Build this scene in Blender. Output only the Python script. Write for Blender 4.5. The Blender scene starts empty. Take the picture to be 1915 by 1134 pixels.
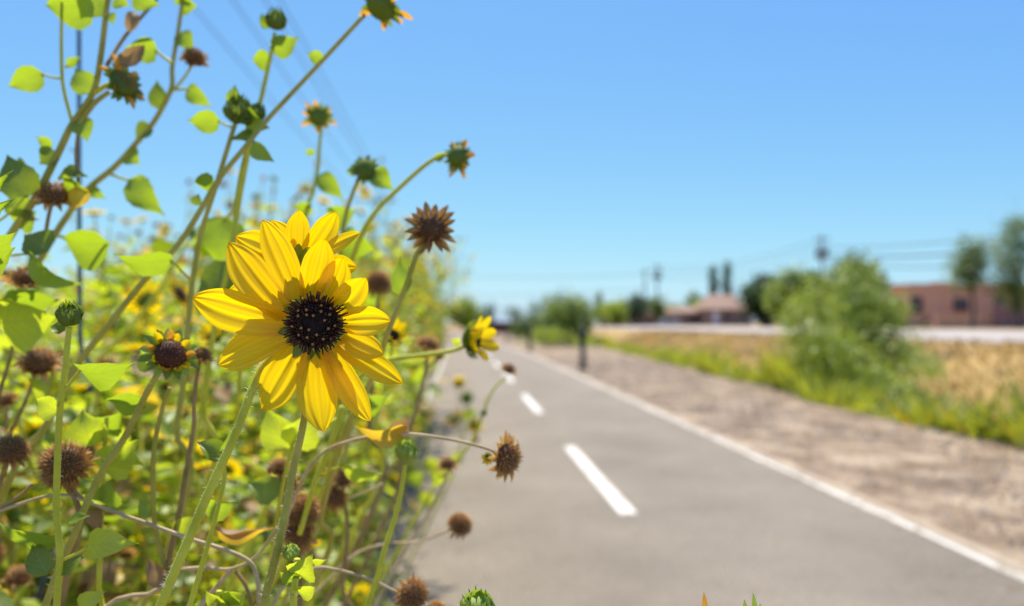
import bpy, math, random
from mathutils import Vector, Matrix, noise
R = math.radians
rnd = random.Random(7)

# ------------------------------------------------------------------ camera, sky, sun, exposure
scene = bpy.context.scene
YAW, PITCH, FPX = R(3.8), R(1.52), 1436.0
EYE = Vector((0, 0, 1.35))
cam_data = bpy.data.cameras.new("camera")
cam = bpy.data.objects.new("camera", cam_data)
scene.collection.objects.link(cam)
cam.location = EYE
cam.rotation_euler = (R(90) + PITCH, 0, -YAW)
cam_data.lens = 27.0
cam_data.sensor_width = 36.0
cam_data.clip_start = 0.02
cam_data.clip_end = 5000
cam_data.dof.use_dof = True
cam_data.dof.focus_distance = 0.375
cam_data.dof.aperture_fstop = 5.2
scene.camera = cam

SUN_EL, SUN_AZ = R(65), R(-8)          # azimuth from +Y towards +X
world = bpy.data.worlds.new("World")
scene.world = world
world.use_nodes = True
wn = world.node_tree
wn.nodes.clear()
sky = wn.nodes.new("ShaderNodeTexSky")
sky.sky_type = 'NISHITA'
sky.sun_disc = False
sky.sun_elevation = SUN_EL
sky.sun_rotation = SUN_AZ
sky.altitude = 300
sky.air_density = 1.0
sky.dust_density = 0.6
sky.ozone_density = 2.0
# tone of the clear desert sky: each channel of the sky texture gets a gain and a softer contrast
sep = wn.nodes.new("ShaderNodeSeparateColor")
comb = wn.nodes.new("ShaderNodeCombineColor")
wn.links.new(sky.outputs[0], sep.inputs[0])
for ch, (gain, pw) in enumerate(((0.49, 0.92), (0.705, 0.74), (0.96, 0.10))):
    m1 = wn.nodes.new("ShaderNodeMath"); m1.operation = 'MULTIPLY'; m1.inputs[1].default_value = 0.1757
    m2 = wn.nodes.new("ShaderNodeMath"); m2.operation = 'POWER'; m2.inputs[1].default_value = pw
    m3 = wn.nodes.new("ShaderNodeMath"); m3.operation = 'MULTIPLY'; m3.inputs[1].default_value = gain / 0.182
    wn.links.new(sep.outputs[ch], m1.inputs[0]); wn.links.new(m1.outputs[0], m2.inputs[0])
    wn.links.new(m2.outputs[0], m3.inputs[0]); wn.links.new(m3.outputs[0], comb.inputs[ch])
bg = wn.nodes.new("ShaderNodeBackground")
bg.inputs["Strength"].default_value = 0.12
out = wn.nodes.new("ShaderNodeOutputWorld")
wn.links.new(comb.outputs[0], bg.inputs["Color"])
wn.links.new(bg.outputs[0], out.inputs["Surface"])

sd = bpy.data.lights.new("sun", 'SUN')
sd.energy = 5.0
sd.angle = R(0.5)
sd.color = (1.0, 0.94, 0.83)
sun = bpy.data.objects.new("sun", sd)
scene.collection.objects.link(sun)
sdir = Vector((math.sin(SUN_AZ) * math.cos(SUN_EL), math.cos(SUN_AZ) * math.cos(SUN_EL), math.sin(SUN_EL)))
sun.rotation_euler = sdir.to_track_quat('Z', 'Y').to_euler()
sun.location = sdir * 30
scene.view_settings.view_transform = 'Standard'
scene.view_settings.look = 'None'
scene.view_settings.gamma = 1.0
scene.view_settings.exposure = 0.60
scene.cycles.use_denoising = True
scene.cycles.max_bounces = 8
scene.cycles.transmission_bounces = 6
scene.cycles.sample_clamp_indirect = 6

# ------------------------------------------------------------------ helpers
FWD = Vector((math.sin(YAW) * math.cos(PITCH), math.cos(YAW) * math.cos(PITCH), math.sin(PITCH)))
RIGHT = Vector((math.cos(YAW), -math.sin(YAW), 0))
UP = RIGHT.cross(FWD)


def P(px, py, d):
    """point seen at photo pixel (px,py) at depth d in front of the viewpoint"""
    return EYE + d * (FWD + (px - 957.5) / FPX * RIGHT + (567 - py) / FPX * UP)


def bx(px, d):
    """world X of the pixel column at world distance Y = d"""
    v = FWD + (px - 957.5) / FPX * RIGHT
    return v.x / v.y * d


def bz(py, d, px=957.5):
    v = FWD + (px - 957.5) / FPX * RIGHT + (567 - py) / FPX * UP
    return EYE.z + v.z / v.y * d


class MB:
    def __init__(self):
        self.v, self.f, self.m, self.mats, self.uv = [], [], [], [], []

    def mi(self, mat):
        if mat not in self.mats:
            self.mats.append(mat)
        return self.mats.index(mat)

    def add(self, verts, faces, mat, uv=None):
        o = len(self.v)
        self.uv.extend(uv if uv is not None else [(0.5, 0.5)] * len(verts))
        self.v.extend(tuple(p) for p in verts)
        k = self.mi(mat)
        for f in faces:
            self.f.append(tuple(i + o for i in f))
            self.m.append(k)

    def box(self, c, s, mat, rz=0.0):
        cx, cy, cz = c
        hx, hy, hz = s[0] / 2, s[1] / 2, s[2] / 2
        ca, sa = math.cos(rz), math.sin(rz)
        vs = []
        for z in (-hz, hz):
            for x, y in ((-hx, -hy), (hx, -hy), (hx, hy), (-hx, hy)):
                vs.append((cx + x * ca - y * sa, cy + x * sa + y * ca, cz + z))
        self.add(vs, [(3, 2, 1, 0), (4, 5, 6, 7), (0, 1, 5, 4), (1, 2, 6, 5), (2, 3, 7, 6), (3, 0, 4, 7)], mat)

    def tube(self, pts, rad, mat, sides=6, smooth=0, cap=True):
        pts = [Vector(p) for p in pts]
        if not isinstance(rad, (list, tuple)):
            rad = [rad] * len(pts)
        if smooth:
            pts, rad = spline(pts, rad, smooth)
        n = len(pts)
        t0 = (pts[1] - pts[0]).normalized()
        a = t0.orthogonal().normalized()
        vs, fs = [], []
        for i in range(n):
            t = (pts[min(i + 1, n - 1)] - pts[max(i - 1, 0)])
            t = t.normalized() if t.length > 1e-9 else t0
            a = (a - t * a.dot(t))
            a = a.normalized() if a.length > 1e-9 else t.orthogonal().normalized()
            b = t.cross(a)
            for k in range(sides):
                an = 2 * math.pi * k / sides
                vs.append(pts[i] + (a * math.cos(an) + b * math.sin(an)) * rad[i])
        for i in range(n - 1):
            for k in range(sides):
                k2 = (k + 1) % sides
                fs.append((i * sides + k, i * sides + k2, (i + 1) * sides + k2, (i + 1) * sides + k))
        if cap:
            fs.append(tuple(range(sides))[::-1])
            fs.append(tuple((n - 1) * sides + k for k in range(sides)))
        self.add(vs, fs, mat)

    def build(self, name, parent=None, off=None, smooth=True, link=True):
        me = bpy.data.meshes.new(name)
        vs = self.v
        if off is not None:
            ox, oy, oz = off
            vs = [(x - ox, y - oy, z - oz) for x, y, z in vs]
        me.from_pydata(vs, [], self.f)
        for m in self.mats:
            me.materials.append(m)
        me.polygons.foreach_set("material_index", self.m)
        me.polygons.foreach_set("use_smooth", [smooth] * len(self.f))
        if any(q != (0.5, 0.5) for q in self.uv):
            lay = me.uv_layers.new(name="blade")
            buf = []
            for f in self.f:
                for i in f:
                    buf.extend(self.uv[i])
            lay.data.foreach_set("uv", buf)
        me.update()
        if not link:
            return me
        o = bpy.data.objects.new(name, me)
        scene.collection.objects.link(o)
        if parent is not None:
            o.parent = parent
        return o


def spline(pts, rad, sub):
    n = len(pts)
    op, orr = [], []
    for i in range(n - 1):
        p0, p1, p2, p3 = pts[max(i - 1, 0)], pts[i], pts[i + 1], pts[min(i + 2, n - 1)]
        for s in range(sub):
            t = s / sub
            op.append(0.5 * ((2 * p1) + (p2 - p0) * t + (2 * p0 - 5 * p1 + 4 * p2 - p3) * t * t + (3 * p1 - p0 - 3 * p2 + p3) * t ** 3))
            orr.append(rad[i] * (1 - t) + rad[i + 1] * t)
    op.append(pts[-1]); orr.append(rad[-1])
    return op, orr


def empty(name, loc=(0, 0, 0)):
    o = bpy.data.objects.new(name, None)
    o.empty_display_size = 0.1
    scene.collection.objects.link(o)
    o.location = loc
    return o


def tag(o, label=None, cat=None, group=None, kind=None):
    if label: o["label"] = label
    if cat: o["category"] = cat
    if group: o["group"] = group
    if kind: o["kind"] = kind
    return o


def inst(name, me, parent, mat=None):
    o = bpy.data.objects.new(name, me)
    scene.collection.objects.link(o)
    o.parent = parent
    if mat is not None:
        o.matrix_local = mat
    return o


def copy_tree(o, parent=None):
    c = o.copy()
    scene.collection.objects.link(c)
    if parent is not None:
        c.parent = parent
    for ch in list(o.children):
        copy_tree(ch, c)
    return c


# ------------------------------------------------------------------ materials
def mk(name):
    m = bpy.data.materials.new(name)
    m.use_nodes = True
    nt = m.node_tree
    nt.nodes.clear()
    o = nt.nodes.new("ShaderNodeOutputMaterial")
    return m, nt, o


def ramp_noise(nt, scale, stops, detail=4, coord=True, rough=0.55, vec=None):
    n = nt.nodes.new("ShaderNodeTexNoise")
    n.inputs["Scale"].default_value = scale
    n.inputs["Detail"].default_value = detail
    n.inputs["Roughness"].default_value = rough
    if vec is None:
        tc = nt.nodes.new("ShaderNodeTexCoord")
        vec = tc.outputs["Object"]
    nt.links.new(vec, n.inputs["Vector"])
    r = nt.nodes.new("ShaderNodeValToRGB")
    el = r.color_ramp.elements
    while len(el) < len(stops):
        el.new(0.5)
    for e, (p, c) in zip(el, stops):
        e.position = p
        e.color = (*c, 1)
    nt.links.new(n.outputs["Fac"], r.inputs["Fac"])
    return r.outputs["Color"], n.outputs["Fac"]


def rough_mat(name, stops, scale=5, rough=0.85, bump=0.0, bscale=40, detail=4, spec=0.3):
    m, nt, o = mk(name)
    b = nt.nodes.new("ShaderNodeBsdfPrincipled")
    b.inputs["Roughness"].default_value = rough
    b.inputs["Specular IOR Level"].default_value = spec
    c, f = ramp_noise(nt, scale, stops, detail)
    nt.links.new(c, b.inputs["Base Color"])
    if bump:
        n = nt.nodes.new("ShaderNodeTexNoise")
        n.inputs["Scale"].default_value = bscale
        n.inputs["Detail"].default_value = 6
        tc = nt.nodes.new("ShaderNodeTexCoord")
        nt.links.new(tc.outputs["Object"], n.inputs["Vector"])
        bp = nt.nodes.new("ShaderNodeBump")
        bp.inputs["Strength"].default_value = bump
        nt.links.new(n.outputs["Fac"], bp.inputs["Height"])
        nt.links.new(bp.outputs["Normal"], b.inputs["Normal"])
    nt.links.new(b.outputs[0], o.inputs["Surface"])
    return m


def leaf_mat(name, stops, trans_col, trans=0.5, scale=30, gloss=0.03, bump=0.25, bscale=150, rough=0.45, veins=None):
    m, nt, o = mk(name)
    c, f = ramp_noise(nt, scale, stops, 3)
    vfac = None
    if veins:
        def mth(op, a, b_=None):
            q = nt.nodes.new("ShaderNodeMath"); q.operation = op
            for k_, v_ in enumerate((a, b_)):
                if v_ is None: continue
                if isinstance(v_, (int, float)): q.inputs[k_].default_value = v_
                else: nt.links.new(v_, q.inputs[k_])
            return q.outputs[0]
        uvn = nt.nodes.new("ShaderNodeUVMap"); uvn.uv_map = "blade"
        sp_ = nt.nodes.new("ShaderNodeSeparateXYZ"); nt.links.new(uvn.outputs[0], sp_.inputs[0])
        au = mth('ABSOLUTE', mth('SUBTRACT', sp_.outputs[0], 0.5))
        if veins == 'leaf':
            side_ = mth('SUBTRACT', 1.0, mth('MULTIPLY', mth('PINGPONG', mth('SUBTRACT', mth('MULTIPLY', sp_.outputs[1], 6.0), mth('MULTIPLY', au, 4.5)), 0.5), 8.0))
            mid_ = mth('SUBTRACT', 1.0, mth('MULTIPLY', au, 26.0))
            vfac = mth('MAXIMUM', mth('MAXIMUM', side_, mid_), 0.0)
            vfac = mth('MINIMUM', vfac, 1.0)
        else:
            vfac = mth('POWER', mth('PINGPONG', mth('MULTIPLY', sp_.outputs[0], 15.0), 1.0), 2.0)
        mv = nt.nodes.new("ShaderNodeMix"); mv.data_type = 'RGBA'; mv.blend_type = 'MULTIPLY' if veins != 'leaf' else 'MIX'
        nt.links.new(mth('MULTIPLY', vfac, 0.45 if veins == 'leaf' else 0.22), mv.inputs["Factor"])
        nt.links.new(c, mv.inputs["A"])
        mv.inputs["B"].default_value = (0.40, 0.45, 0.12, 1) if veins == 'leaf' else (0.92, 0.66, 0.5, 1)
        c = mv.outputs["Result"]
        if veins == 'petal':
            mb_ = nt.nodes.new("ShaderNodeMix"); mb_.data_type = 'RGBA'
            nt.links.new(mth('MULTIPLY', mth('MAXIMUM', mth('SUBTRACT', 1.0, mth('MULTIPLY', sp_.outputs[1], 2.4)), 0.0), 0.6), mb_.inputs["Factor"])
            nt.links.new(c, mb_.inputs["A"])
            mb_.inputs["B"].default_value = (0.80, 0.36, 0.002, 1)
            c = mb_.outputs["Result"]
    d = nt.nodes.new("ShaderNodeBsdfDiffuse")
    nt.links.new(c, d.inputs["Color"])
    t = nt.nodes.new("ShaderNodeBsdfTranslucent")
    mixc = nt.nodes.new("ShaderNodeMix")
    mixc.data_type = 'RGBA'
    mixc.inputs["Factor"].default_value = 0.75
    nt.links.new(c, mixc.inputs["A"])
    mixc.inputs["B"].default_value = (*trans_col, 1)
    tcol = mixc.outputs["Result"]
    if vfac is not None:
        mw = nt.nodes.new("ShaderNodeMix"); mw.data_type = 'RGBA'; mw.blend_type = 'MULTIPLY'
        nt.links.new(mth('MULTIPLY', vfac, 0.55 if veins == 'leaf' else 0.45), mw.inputs["Factor"])
        nt.links.new(tcol, mw.inputs["A"])
        mw.inputs["B"].default_value = (0.55, 0.62, 0.4, 1) if veins == 'leaf' else (0.9, 0.62, 0.4, 1)
        tcol = mw.outputs["Result"]
    nt.links.new(tcol, t.inputs["Color"])
    mx = nt.nodes.new("ShaderNodeMixShader")
    mx.inputs["Fac"].default_value = trans
    nt.links.new(d.outputs[0], mx.inputs[1])
    nt.links.new(t.outputs[0], mx.inputs[2])
    g = nt.nodes.new("ShaderNodeBsdfGlossy")
    g.inputs["Roughness"].default_value = rough
    g.inputs["Color"].default_value = (1, 1, 1, 1)
    mx2 = nt.nodes.new("ShaderNodeMixShader")
    mx2.inputs["Fac"].default_value = gloss
    nt.links.new(mx.outputs[0], mx2.inputs[1])
    nt.links.new(g.outputs[0], mx2.inputs[2])
    if bump:
        n = nt.nodes.new("ShaderNodeTexNoise")
        n.inputs["Scale"].default_value = bscale
        n.inputs["Detail"].default_value = 3
        tc = nt.nodes.new("ShaderNodeTexCoord")
        nt.links.new(tc.outputs["Object"], n.inputs["Vector"])
        bp = nt.nodes.new("ShaderNodeBump")
        bp.inputs["Strength"].default_value = bump
        bp.inputs["Distance"].default_value = 0.002
        nt.links.new(n.outputs["Fac"], bp.inputs["Height"])
        for s in (d, t, g):
            nt.links.new(bp.outputs["Normal"], s.inputs["Normal"])
    nt.links.new(mx2.outputs[0], o.inputs["Surface"])
    return m


M = {}
M['leaf'] = leaf_mat('leaf green', [(0.3, (0.15, 0.23, 0.012)), (0.7, (0.27, 0.35, 0.025))], (0.42, 0.56, 0.015), 0.58, veins='leaf')
M['leaf2'] = leaf_mat('leaf sunlit yellow green', [(0.3, (0.31, 0.385, 0.015)), (0.7, (0.45, 0.51, 0.04))], (0.70, 0.78, 0.02), 0.58, veins='leaf')  # brighter copy of the leaf green, sunlit glow put into the colour
M['leaf_shade'] = leaf_mat('leaf shaded green', [(0.3, (0.10, 0.15, 0.007)), (0.7, (0.17, 0.23, 0.012))], (0.34, 0.44, 0.01), 0.4, veins='leaf')  # darker copy of the leaf green, shade put into the colour
M['leaf_dry'] = leaf_mat('dry leaf', [(0.3, (0.20, 0.12, 0.05)), (0.7, (0.40, 0.26, 0.12))], (0.55, 0.32, 0.10), 0.35, rough=0.6)
M['leaf_yellow'] = leaf_mat('yellowed leaf', [(0.3, (0.5, 0.3, 0.02)), (0.7, (0.65, 0.45, 0.03))], (0.95, 0.62, 0.03), 0.5, veins='leaf')
M['petal'] = leaf_mat('petal yellow', [(0.3, (0.84, 0.54, 0.001)), (0.7, (0.92, 0.64, 0.002))], (1.0, 0.74, 0.001), 0.5, gloss=0.02, bump=0.0, veins='petal')
M['petal_o'] = leaf_mat('petal orange withered', [(0.3, (0.6, 0.25, 0.02)), (0.7, (0.8, 0.42, 0.03))], (0.95, 0.45, 0.03), 0.45, bump=0.0)
M['stem'] = rough_mat('stem green', [(0.3, (0.46, 0.45, 0.02)), (0.7, (0.66, 0.63, 0.05))], 60, 0.6)
M['stem_olive'] = rough_mat('stem olive', [(0.3, (0.34, 0.30, 0.03)), (0.7, (0.54, 0.46, 0.08))], 50, 0.6)
M['stem_brown'] = rough_mat('stem brown', [(0.3, (0.22, 0.14, 0.04)), (0.7, (0.42, 0.28, 0.10))], 60, 0.7)
M['stem_pale'] = rough_mat('stem dry pale', [(0.3, (0.38, 0.25, 0.09)), (0.7, (0.68, 0.52, 0.28))], 60, 0.6)
M['calyx'] = leaf_mat('bract green', [(0.3, (0.10, 0.155, 0.008)), (0.7, (0.18, 0.25, 0.018))], (0.34, 0.45, 0.02), 0.35)
M['calyx_l'] = leaf_mat('bract light green', [(0.3, (0.24, 0.34, 0.03)), (0.7, (0.40, 0.50, 0.08))], (0.5, 0.64, 0.06), 0.35)
M['disc'] = rough_mat('disc dark', [(0.35, (0.018, 0.010, 0.007)), (0.7, (0.06, 0.03, 0.018))], 500, 0.7, 0.4, 1500, spec=0.15)
M['floret'] = rough_mat('floret maroon', [(0.3, (0.045, 0.014, 0.007)), (0.7, (0.15, 0.05, 0.022))], 400, 0.6, spec=0.2)
M['pollen'] = rough_mat('floret tip tan', [(0.3, (0.26, 0.11, 0.02)), (0.7, (0.46, 0.22, 0.06))], 600, 0.6)
M['seed'] = leaf_mat('dried head brown', [(0.3, (0.34, 0.17, 0.04)), (0.7, (0.64, 0.37, 0.10))], (0.7, 0.34, 0.06), 0.35, scale=150, rough=0.6)
M['seed_l'] = leaf_mat('dried head tan', [(0.3, (0.52, 0.29, 0.07)), (0.7, (0.80, 0.52, 0.20))], (0.9, 0.52, 0.12), 0.4, scale=150, rough=0.6)
M['seed_d'] = rough_mat('dried head dark', [(0.3, (0.07, 0.03, 0.010)), (0.7, (0.20, 0.095, 0.03))], 200, 0.7)
M['bluegrey'] = rough_mat('hazed blue grey stalk', [(0.3, (0.05, 0.075, 0.10)), (0.7, (0.10, 0.13, 0.16))], 40, 0.8)  # blue of shade and haze put into the stalk's colour
M['seed_b'] = leaf_mat('dark dried bract', [(0.3, (0.15, 0.07, 0.02)), (0.7, (0.42, 0.23, 0.07))], (0.55, 0.28, 0.05), 0.3, scale=150, rough=0.6)
M['hair'] = leaf_mat('stem hair', [(0.3, (0.7, 0.7, 0.6)), (0.7, (0.8, 0.8, 0.7))], (0.9, 0.9, 0.8), 0.5, bump=0)

# ------------------------------------------------------------------ terrain
def shift(y):
    return 0.0 if y < 20 else -0.55 * ((y - 20) / 31) ** 2 if y < 90 else -0.55 * (70 / 31) ** 2 - (y - 90) * 0.08


def edge(y):
    return 5.75 + 0.075 * max(0, min(y, 60) - 8) * (1.0 if y < 20 else 0.85) + 0.15 * math.sin(y * 0.9) + 0.08 * math.sin(y * 2.3 + 1)


def sstep(a, b, x):
    t = max(0, min(1, (x - a) / (b - a)))
    return t * t * (3 - 2 * t)


ROAD_X0, ROAD_X1 = 17.2, 26.0


def hgt(x, y):
    e = edge(y)
    if x < -8:
        return 0.0
    if x < e - 0.25:
        return -0.06 if x > -1.9 else 0.0
    h = -0.02 - 1.15 * sstep(e, e + 2.2, x)
    bot = e + 4.0
    if x > bot:
        h = -1.15 + 1.85 * (max(0, min(1, (x - bot) / (ROAD_X0 - 0.6 - bot)))) ** 0.8
    if x > ROAD_X0:
        h = 0.70 + 0.30 * min(1, (x - ROAD_X0) / (ROAD_X1 - ROAD_X0))
    if e < x < ROAD_X0 - 0.8:
        h += 0.22 * noise.noise(Vector((x * 0.35, y * 0.3, 7))) + 0.12 * noise.noise(Vector((x * 0.5, y * 0.5, 0))) + 0.05 * noise.noise(Vector((x * 2, y * 2, 3)))
    return h


def sheet(name, xs_fn, ys, mat, z=0.0, kind='structure', hf=None):
    mb = MB()
    vs, fs = [], []
    n = None
    for y in ys:
        xs = xs_fn(y)
        n = len(xs)
        for x in xs:
            vs.append((x, y, (hf(x, y) if hf else 0) + z))
    for j in range(len(ys) - 1):
        for i in range(n - 1):
            a = j * n + i
            fs.append((a, a + 1, a + n + 1, a + n))
    mb.add(vs, fs, mat)
    o = mb.build(name)
    o["kind"] = kind
    return o


def frange(a, b, s):
    r = []
    while a < b:
        r.append(a)
        a += s
    r.append(b)
    return r


# ground material: dry gold bank, brown patches
m, nt, o_ = mk('dry ground')
b = nt.nodes.new("ShaderNodeBsdfPrincipled")
b.inputs["Roughness"].default_value = 0.95
c1, _ = ramp_noise(nt, .45, [(0.33, (0.21, 0.14, 0.075)), (0.43, (0.30, 0.19, 0.055)), (0.66, (0.39, 0.25, 0.075))], 5, rough=0.5)
nt.links.new(c1, b.inputs["Base Color"])
nt.links.new(b.outputs[0], o_.inputs["Surface"])
M['ground'] = m


def thru(name, base, coarse, fine_scale, bump, bscale, rough=0.9):
    """two-scale ground material"""
    m, nt, o = mk(name)
    b = nt.nodes.new("ShaderNodeBsdfPrincipled")
    b.inputs["Roughness"].default_value = rough
    c1, _ = ramp_noise(nt, coarse[0], coarse[1], 5, rough=0.6)
    c2, _ = ramp_noise(nt, fine_scale, base, 8, rough=0.8)
    mix = nt.nodes.new("ShaderNodeMix")
    mix.data_type = 'RGBA'
    mix.blend_type = 'MULTIPLY'
    mix.inputs["Factor"].default_value = 1
    nt.links.new(c1, mix.inputs["A"])
    nt.links.new(c2, mix.inputs["B"])
    nt.links.new(mix.outputs["Result"], b.inputs["Base Color"])
    n = nt.nodes.new("ShaderNodeTexNoise")
    n.inputs["Scale"].default_value = bscale
    n.inputs["Detail"].default_value = 6
    tc = nt.nodes.new("ShaderNodeTexCoord")
    nt.links.new(tc.outputs["Object"], n.inputs["Vector"])
    bp = nt.nodes.new("ShaderNodeBump")
    bp.inputs["Strength"].default_value = bump
    bp.inputs["Distance"].default_value = 0.02
    nt.links.new(n.outputs["Fac"], bp.inputs["Height"])
    nt.links.new(bp.outputs["Normal"], b.inputs["Normal"])
    nt.links.new(b.outputs[0], o.inputs["Surface"])
    return m


M['asphalt'] = thru('asphalt', [(0.36, (0.5, 0.5, 0.5)), (0.5, (0.86, 0.86, 0.86)), (0.64, (1.15, 1.15, 1.15))],
                    (0.9, [(0.32, (0.232, 0.190, 0.138)), (0.68, (0.325, 0.268, 0.198))]), 60, 0.8, 110)
M['gravel'] = thru('gravel', [(0.3, (0.55, 0.52, 0.5)), (0.7, (1.0, 1.0, 1.0))],
                   (1.7, [(0.36, (0.16, 0.10, 0.052)), (0.5, (0.295, 0.205, 0.118)), (0.62, (0.48, 0.365, 0.235))]), 14, 1.0, 20)
M['road'] = thru('road', [(0.3, (0.8, 0.8, 0.8)), (0.7, (1, 1, 1))], (0.5, [(0.3, (0.36, 0.31, 0.265)), (0.7, (0.43, 0.37, 0.32))]), 30, 0.2, 60)
M['paint'] = rough_mat('worn white paint', [(0.36, (0.42, 0.37, 0.30)), (0.5, (0.70, 0.66, 0.58))], 9, 0.7, detail=8)
M['paint_edge'] = rough_mat('dusty cream edge paint', [(0.40, (0.34, 0.28, 0.20)), (0.5, (0.62, 0.57, 0.48))], 11, 0.8, detail=9)
M['concrete'] = rough_mat('pale concrete', [(0.3, (0.30, 0.23, 0.15)), (0.7, (0.46, 0.37, 0.27))], 6, 0.85, 0.3, 60)

xs_left = [-900, -300, -100, -40, -15, -9, -6, -4, -2, 0, 2, 4]
ys_g = [-6, -3] + frange(0, 70, 0.7)[0:] + frange(72, 140, 4) + [160, 200, 300, 500, 900, 2500]


def ground_xs(y):
    e = edge(y)
    mid = [e + (ROAD_X0 - e) * k / 26 for k in range(0, 27)]
    return xs_left + [5] + mid + [18, 20, 22, 24, 26, 30, 40, 60, 100, 200, 500, 1500]


sheet('ground', ground_xs, ys_g, M['ground'], hf=hgt)
ys_p = [-5] + frange(-2, 110, 1.0) + [130, 160]
sheet('gravel_verge', lambda y: [2.2 + shift(y) + (edge(y) - 2.2 - shift(y)) * k / 12 for k in range(13)], ys_p, M['gravel'], 0.006,
      hf=lambda x, y: 0.03 * noise.noise(Vector((x * 1.3, y * 1.3, 5))) * sstep(3.3, 4.2, x))
sheet('verge', lambda y: [-1.6 + shift(y) + 0.9 * k / 4 for k in range(5)], ys_p, M['gravel'], 0.006)
PL, PR, PC = -0.68, 2.98, 1.16
sheet('path', lambda y: [PL + shift(y) + (PR - PL) * k / 6 for k in range(7)], ys_p, M['asphalt'], 0.03)
# edge lines and centre dashes
for nm, c, w in (('path_edge_line', PL + 0.08, 0.08), ('path_edge_line', PR - 0.07, 0.07)):
    sheet(nm, lambda y, c=c, w=w: [c + shift(y) - w / 2 + 0.008 * math.sin(y * 3.1), c + shift(y) + w / 2 + 0.008 * math.sin(y * 2.3 + 1)],
          frange(-2, 110, 0.5), M['paint_edge'], 0.034)
for k in range(-1, 12):
    y0 = 5.28 + 6.0 * k
    sheet('path_centre_dash', lambda y: [PC + shift(y) - 0.06, PC + shift(y) + 0.06], frange(y0, y0 + 2.95, 0.5), M['paint'], 0.034)
# pale concrete edging on both sides of the path
for c in (PL - 0.06, PR + 0.07):
    sheet('path_edging', lambda y, c=c: [c + shift(y) - 0.045, c + shift(y) + 0.045], ys_p, M['concrete'], 0.02)
sheet('road', lambda y: [ROAD_X0 + 0.3, 20, 23, ROAD_X1], [-10, 0, 50, 100, 200, 400, 900], M['road'], 0.012,
      hf=lambda x, y: 0.70 + 0.30 * (x - ROAD_X0) / (ROAD_X1 - ROAD_X0))

# pebbles on the verge
M['pebble'] = rough_mat('pebble', [(0.3, (0.16, 0.11, 0.08)), (0.5, (0.36, 0.27, 0.19)), (0.7, (0.58, 0.5, 0.4))], 3, 0.7, detail=2)
mb = MB()
for i in range(6500):
    y = 3.0 + 26 * rnd.random() ** 1.6
    x0 = PR + 0.2 + shift(y)
    x = x0 + (edge(y) + 0.2 - x0) * rnd.random()
    s = rnd.uniform(0.008, 0.03) * (0.8 + y * 0.03)
    c = Vector((x, y, 0.006 + s * 0.2))
    a = rnd.random() * 6.28
    vs = [c + Vector((math.cos(a + q * 1.5708) * s * rnd.uniform(0.7, 1.1), math.sin(a + q * 1.5708) * s * rnd.uniform(0.6, 1.1), -0.3 * s)) for q in range(4)]
    vs.append(c + Vector((rnd.uniform(-.2, .2) * s, rnd.uniform(-.2, .2) * s, s * rnd.uniform(0.4, 0.9))))
    mb.add(vs, [(0, 1, 4), (1, 2, 4), (2, 3, 4), (3, 0, 4)], M['pebble'])
tag(mb.build('gravel', smooth=False), kind='stuff')

mb = MB()
for i in range(900):
    y = 2.5 + 16 * rnd.random() ** 1.5
    side = rnd.random()
    x = (PL + abs(rnd.gauss(0, .35))) if side < .55 else (PR - abs(rnd.gauss(0, .25))) if side < .8 else rnd.uniform(PL, PR)
    x += shift(y)
    s_ = rnd.uniform(.008, .022)
    a = rnd.random() * 6.28
    d1 = Vector((math.cos(a), math.sin(a), 0)) * s_
    d2 = Vector((-math.sin(a), math.cos(a), 0)) * s_ * .45
    c = Vector((x, y, .042))
    up_ = Vector((0, 0, rnd.uniform(.002, .01)))
    mb.add([c - d1, c + d2 + up_, c + d1 + up_ * .5, c - d2], [(0, 1, 2, 3)], M['leaf_dry'] if rnd.random() < .6 else M['pebble'])
tag(mb.build('leaf_litter', smooth=False), kind='stuff')

# ------------------------------------------------------------------ grasses in and on the bank of the wash
M['drygrass'] = leaf_mat('dry grass', [(0.33, (0.22, 0.15, 0.08)), (0.43, (0.30, 0.19, 0.05)), (0.66, (0.41, 0.265, 0.075))], (0.42, 0.26, 0.06), 0.3, scale=.45, bump=0)
M['weed'] = leaf_mat('green weeds', [(0.35, (0.15, 0.195, 0.014)), (0.65, (0.36, 0.36, 0.035))], (0.50, 0.54, 0.03), 0.45, scale=.9, bump=0)


def blades(n, area, hr, w, mat, spread=0.5, extra=None):
    mb = MB()
    for _ in range(n):
        x, y = area()
        h = rnd.uniform(*hr)
        z = hgt(x, y)
        a = rnd.random() * 6.28
        d = Vector((math.cos(a), math.sin(a), 0)) * w * rnd.uniform(0.6, 1.4)
        t = Vector((rnd.uniform(-1, 1), rnd.uniform(-1, 1), 0)) * h * spread
        p = Vector((x, y, z))
        if extra is not None:
            h *= max(.3, 0.95 + 1.1 * noise.noise(Vector((x * .8, y * .5, 2)))) * (.8 if y > 16 else 1)
        mm = mat if extra is None or rnd.random() > extra[1] else extra[0]
        mb.add([p - d, p + d, p + t + Vector((0, 0, h)) + d * 0.2, p + t + Vector((0, 0, h)) - d * 0.2], [(0, 1, 2, 3)], mm)
    return mb


def bank_area():
    y = 8 + 62 * rnd.random() ** 1.3
    e = edge(y) + 3.5
    return e + (ROAD_X0 - e) * rnd.random(), y


def weed_area():
    y = 6 + 60 * rnd.random() ** 1.4
    e = edge(y)
    while True:
        x = e + 0.2 + abs(rnd.gauss(0, 1)) * (2.6 if y < 12 else 1.5)
        if x < e + 6.5:
            return x, y


tag(blades(16000, bank_area, (0.06, 0.2), 0.03, M['drygrass'], 0.7).build('dry_grass', smooth=False), kind='stuff')
tag(blades(32000, weed_area, (0.22, 0.72), 0.04, M['weed'], 1.1, (M['petal'], 0.03)).build('green_weeds', smooth=False), kind='stuff')

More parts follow.
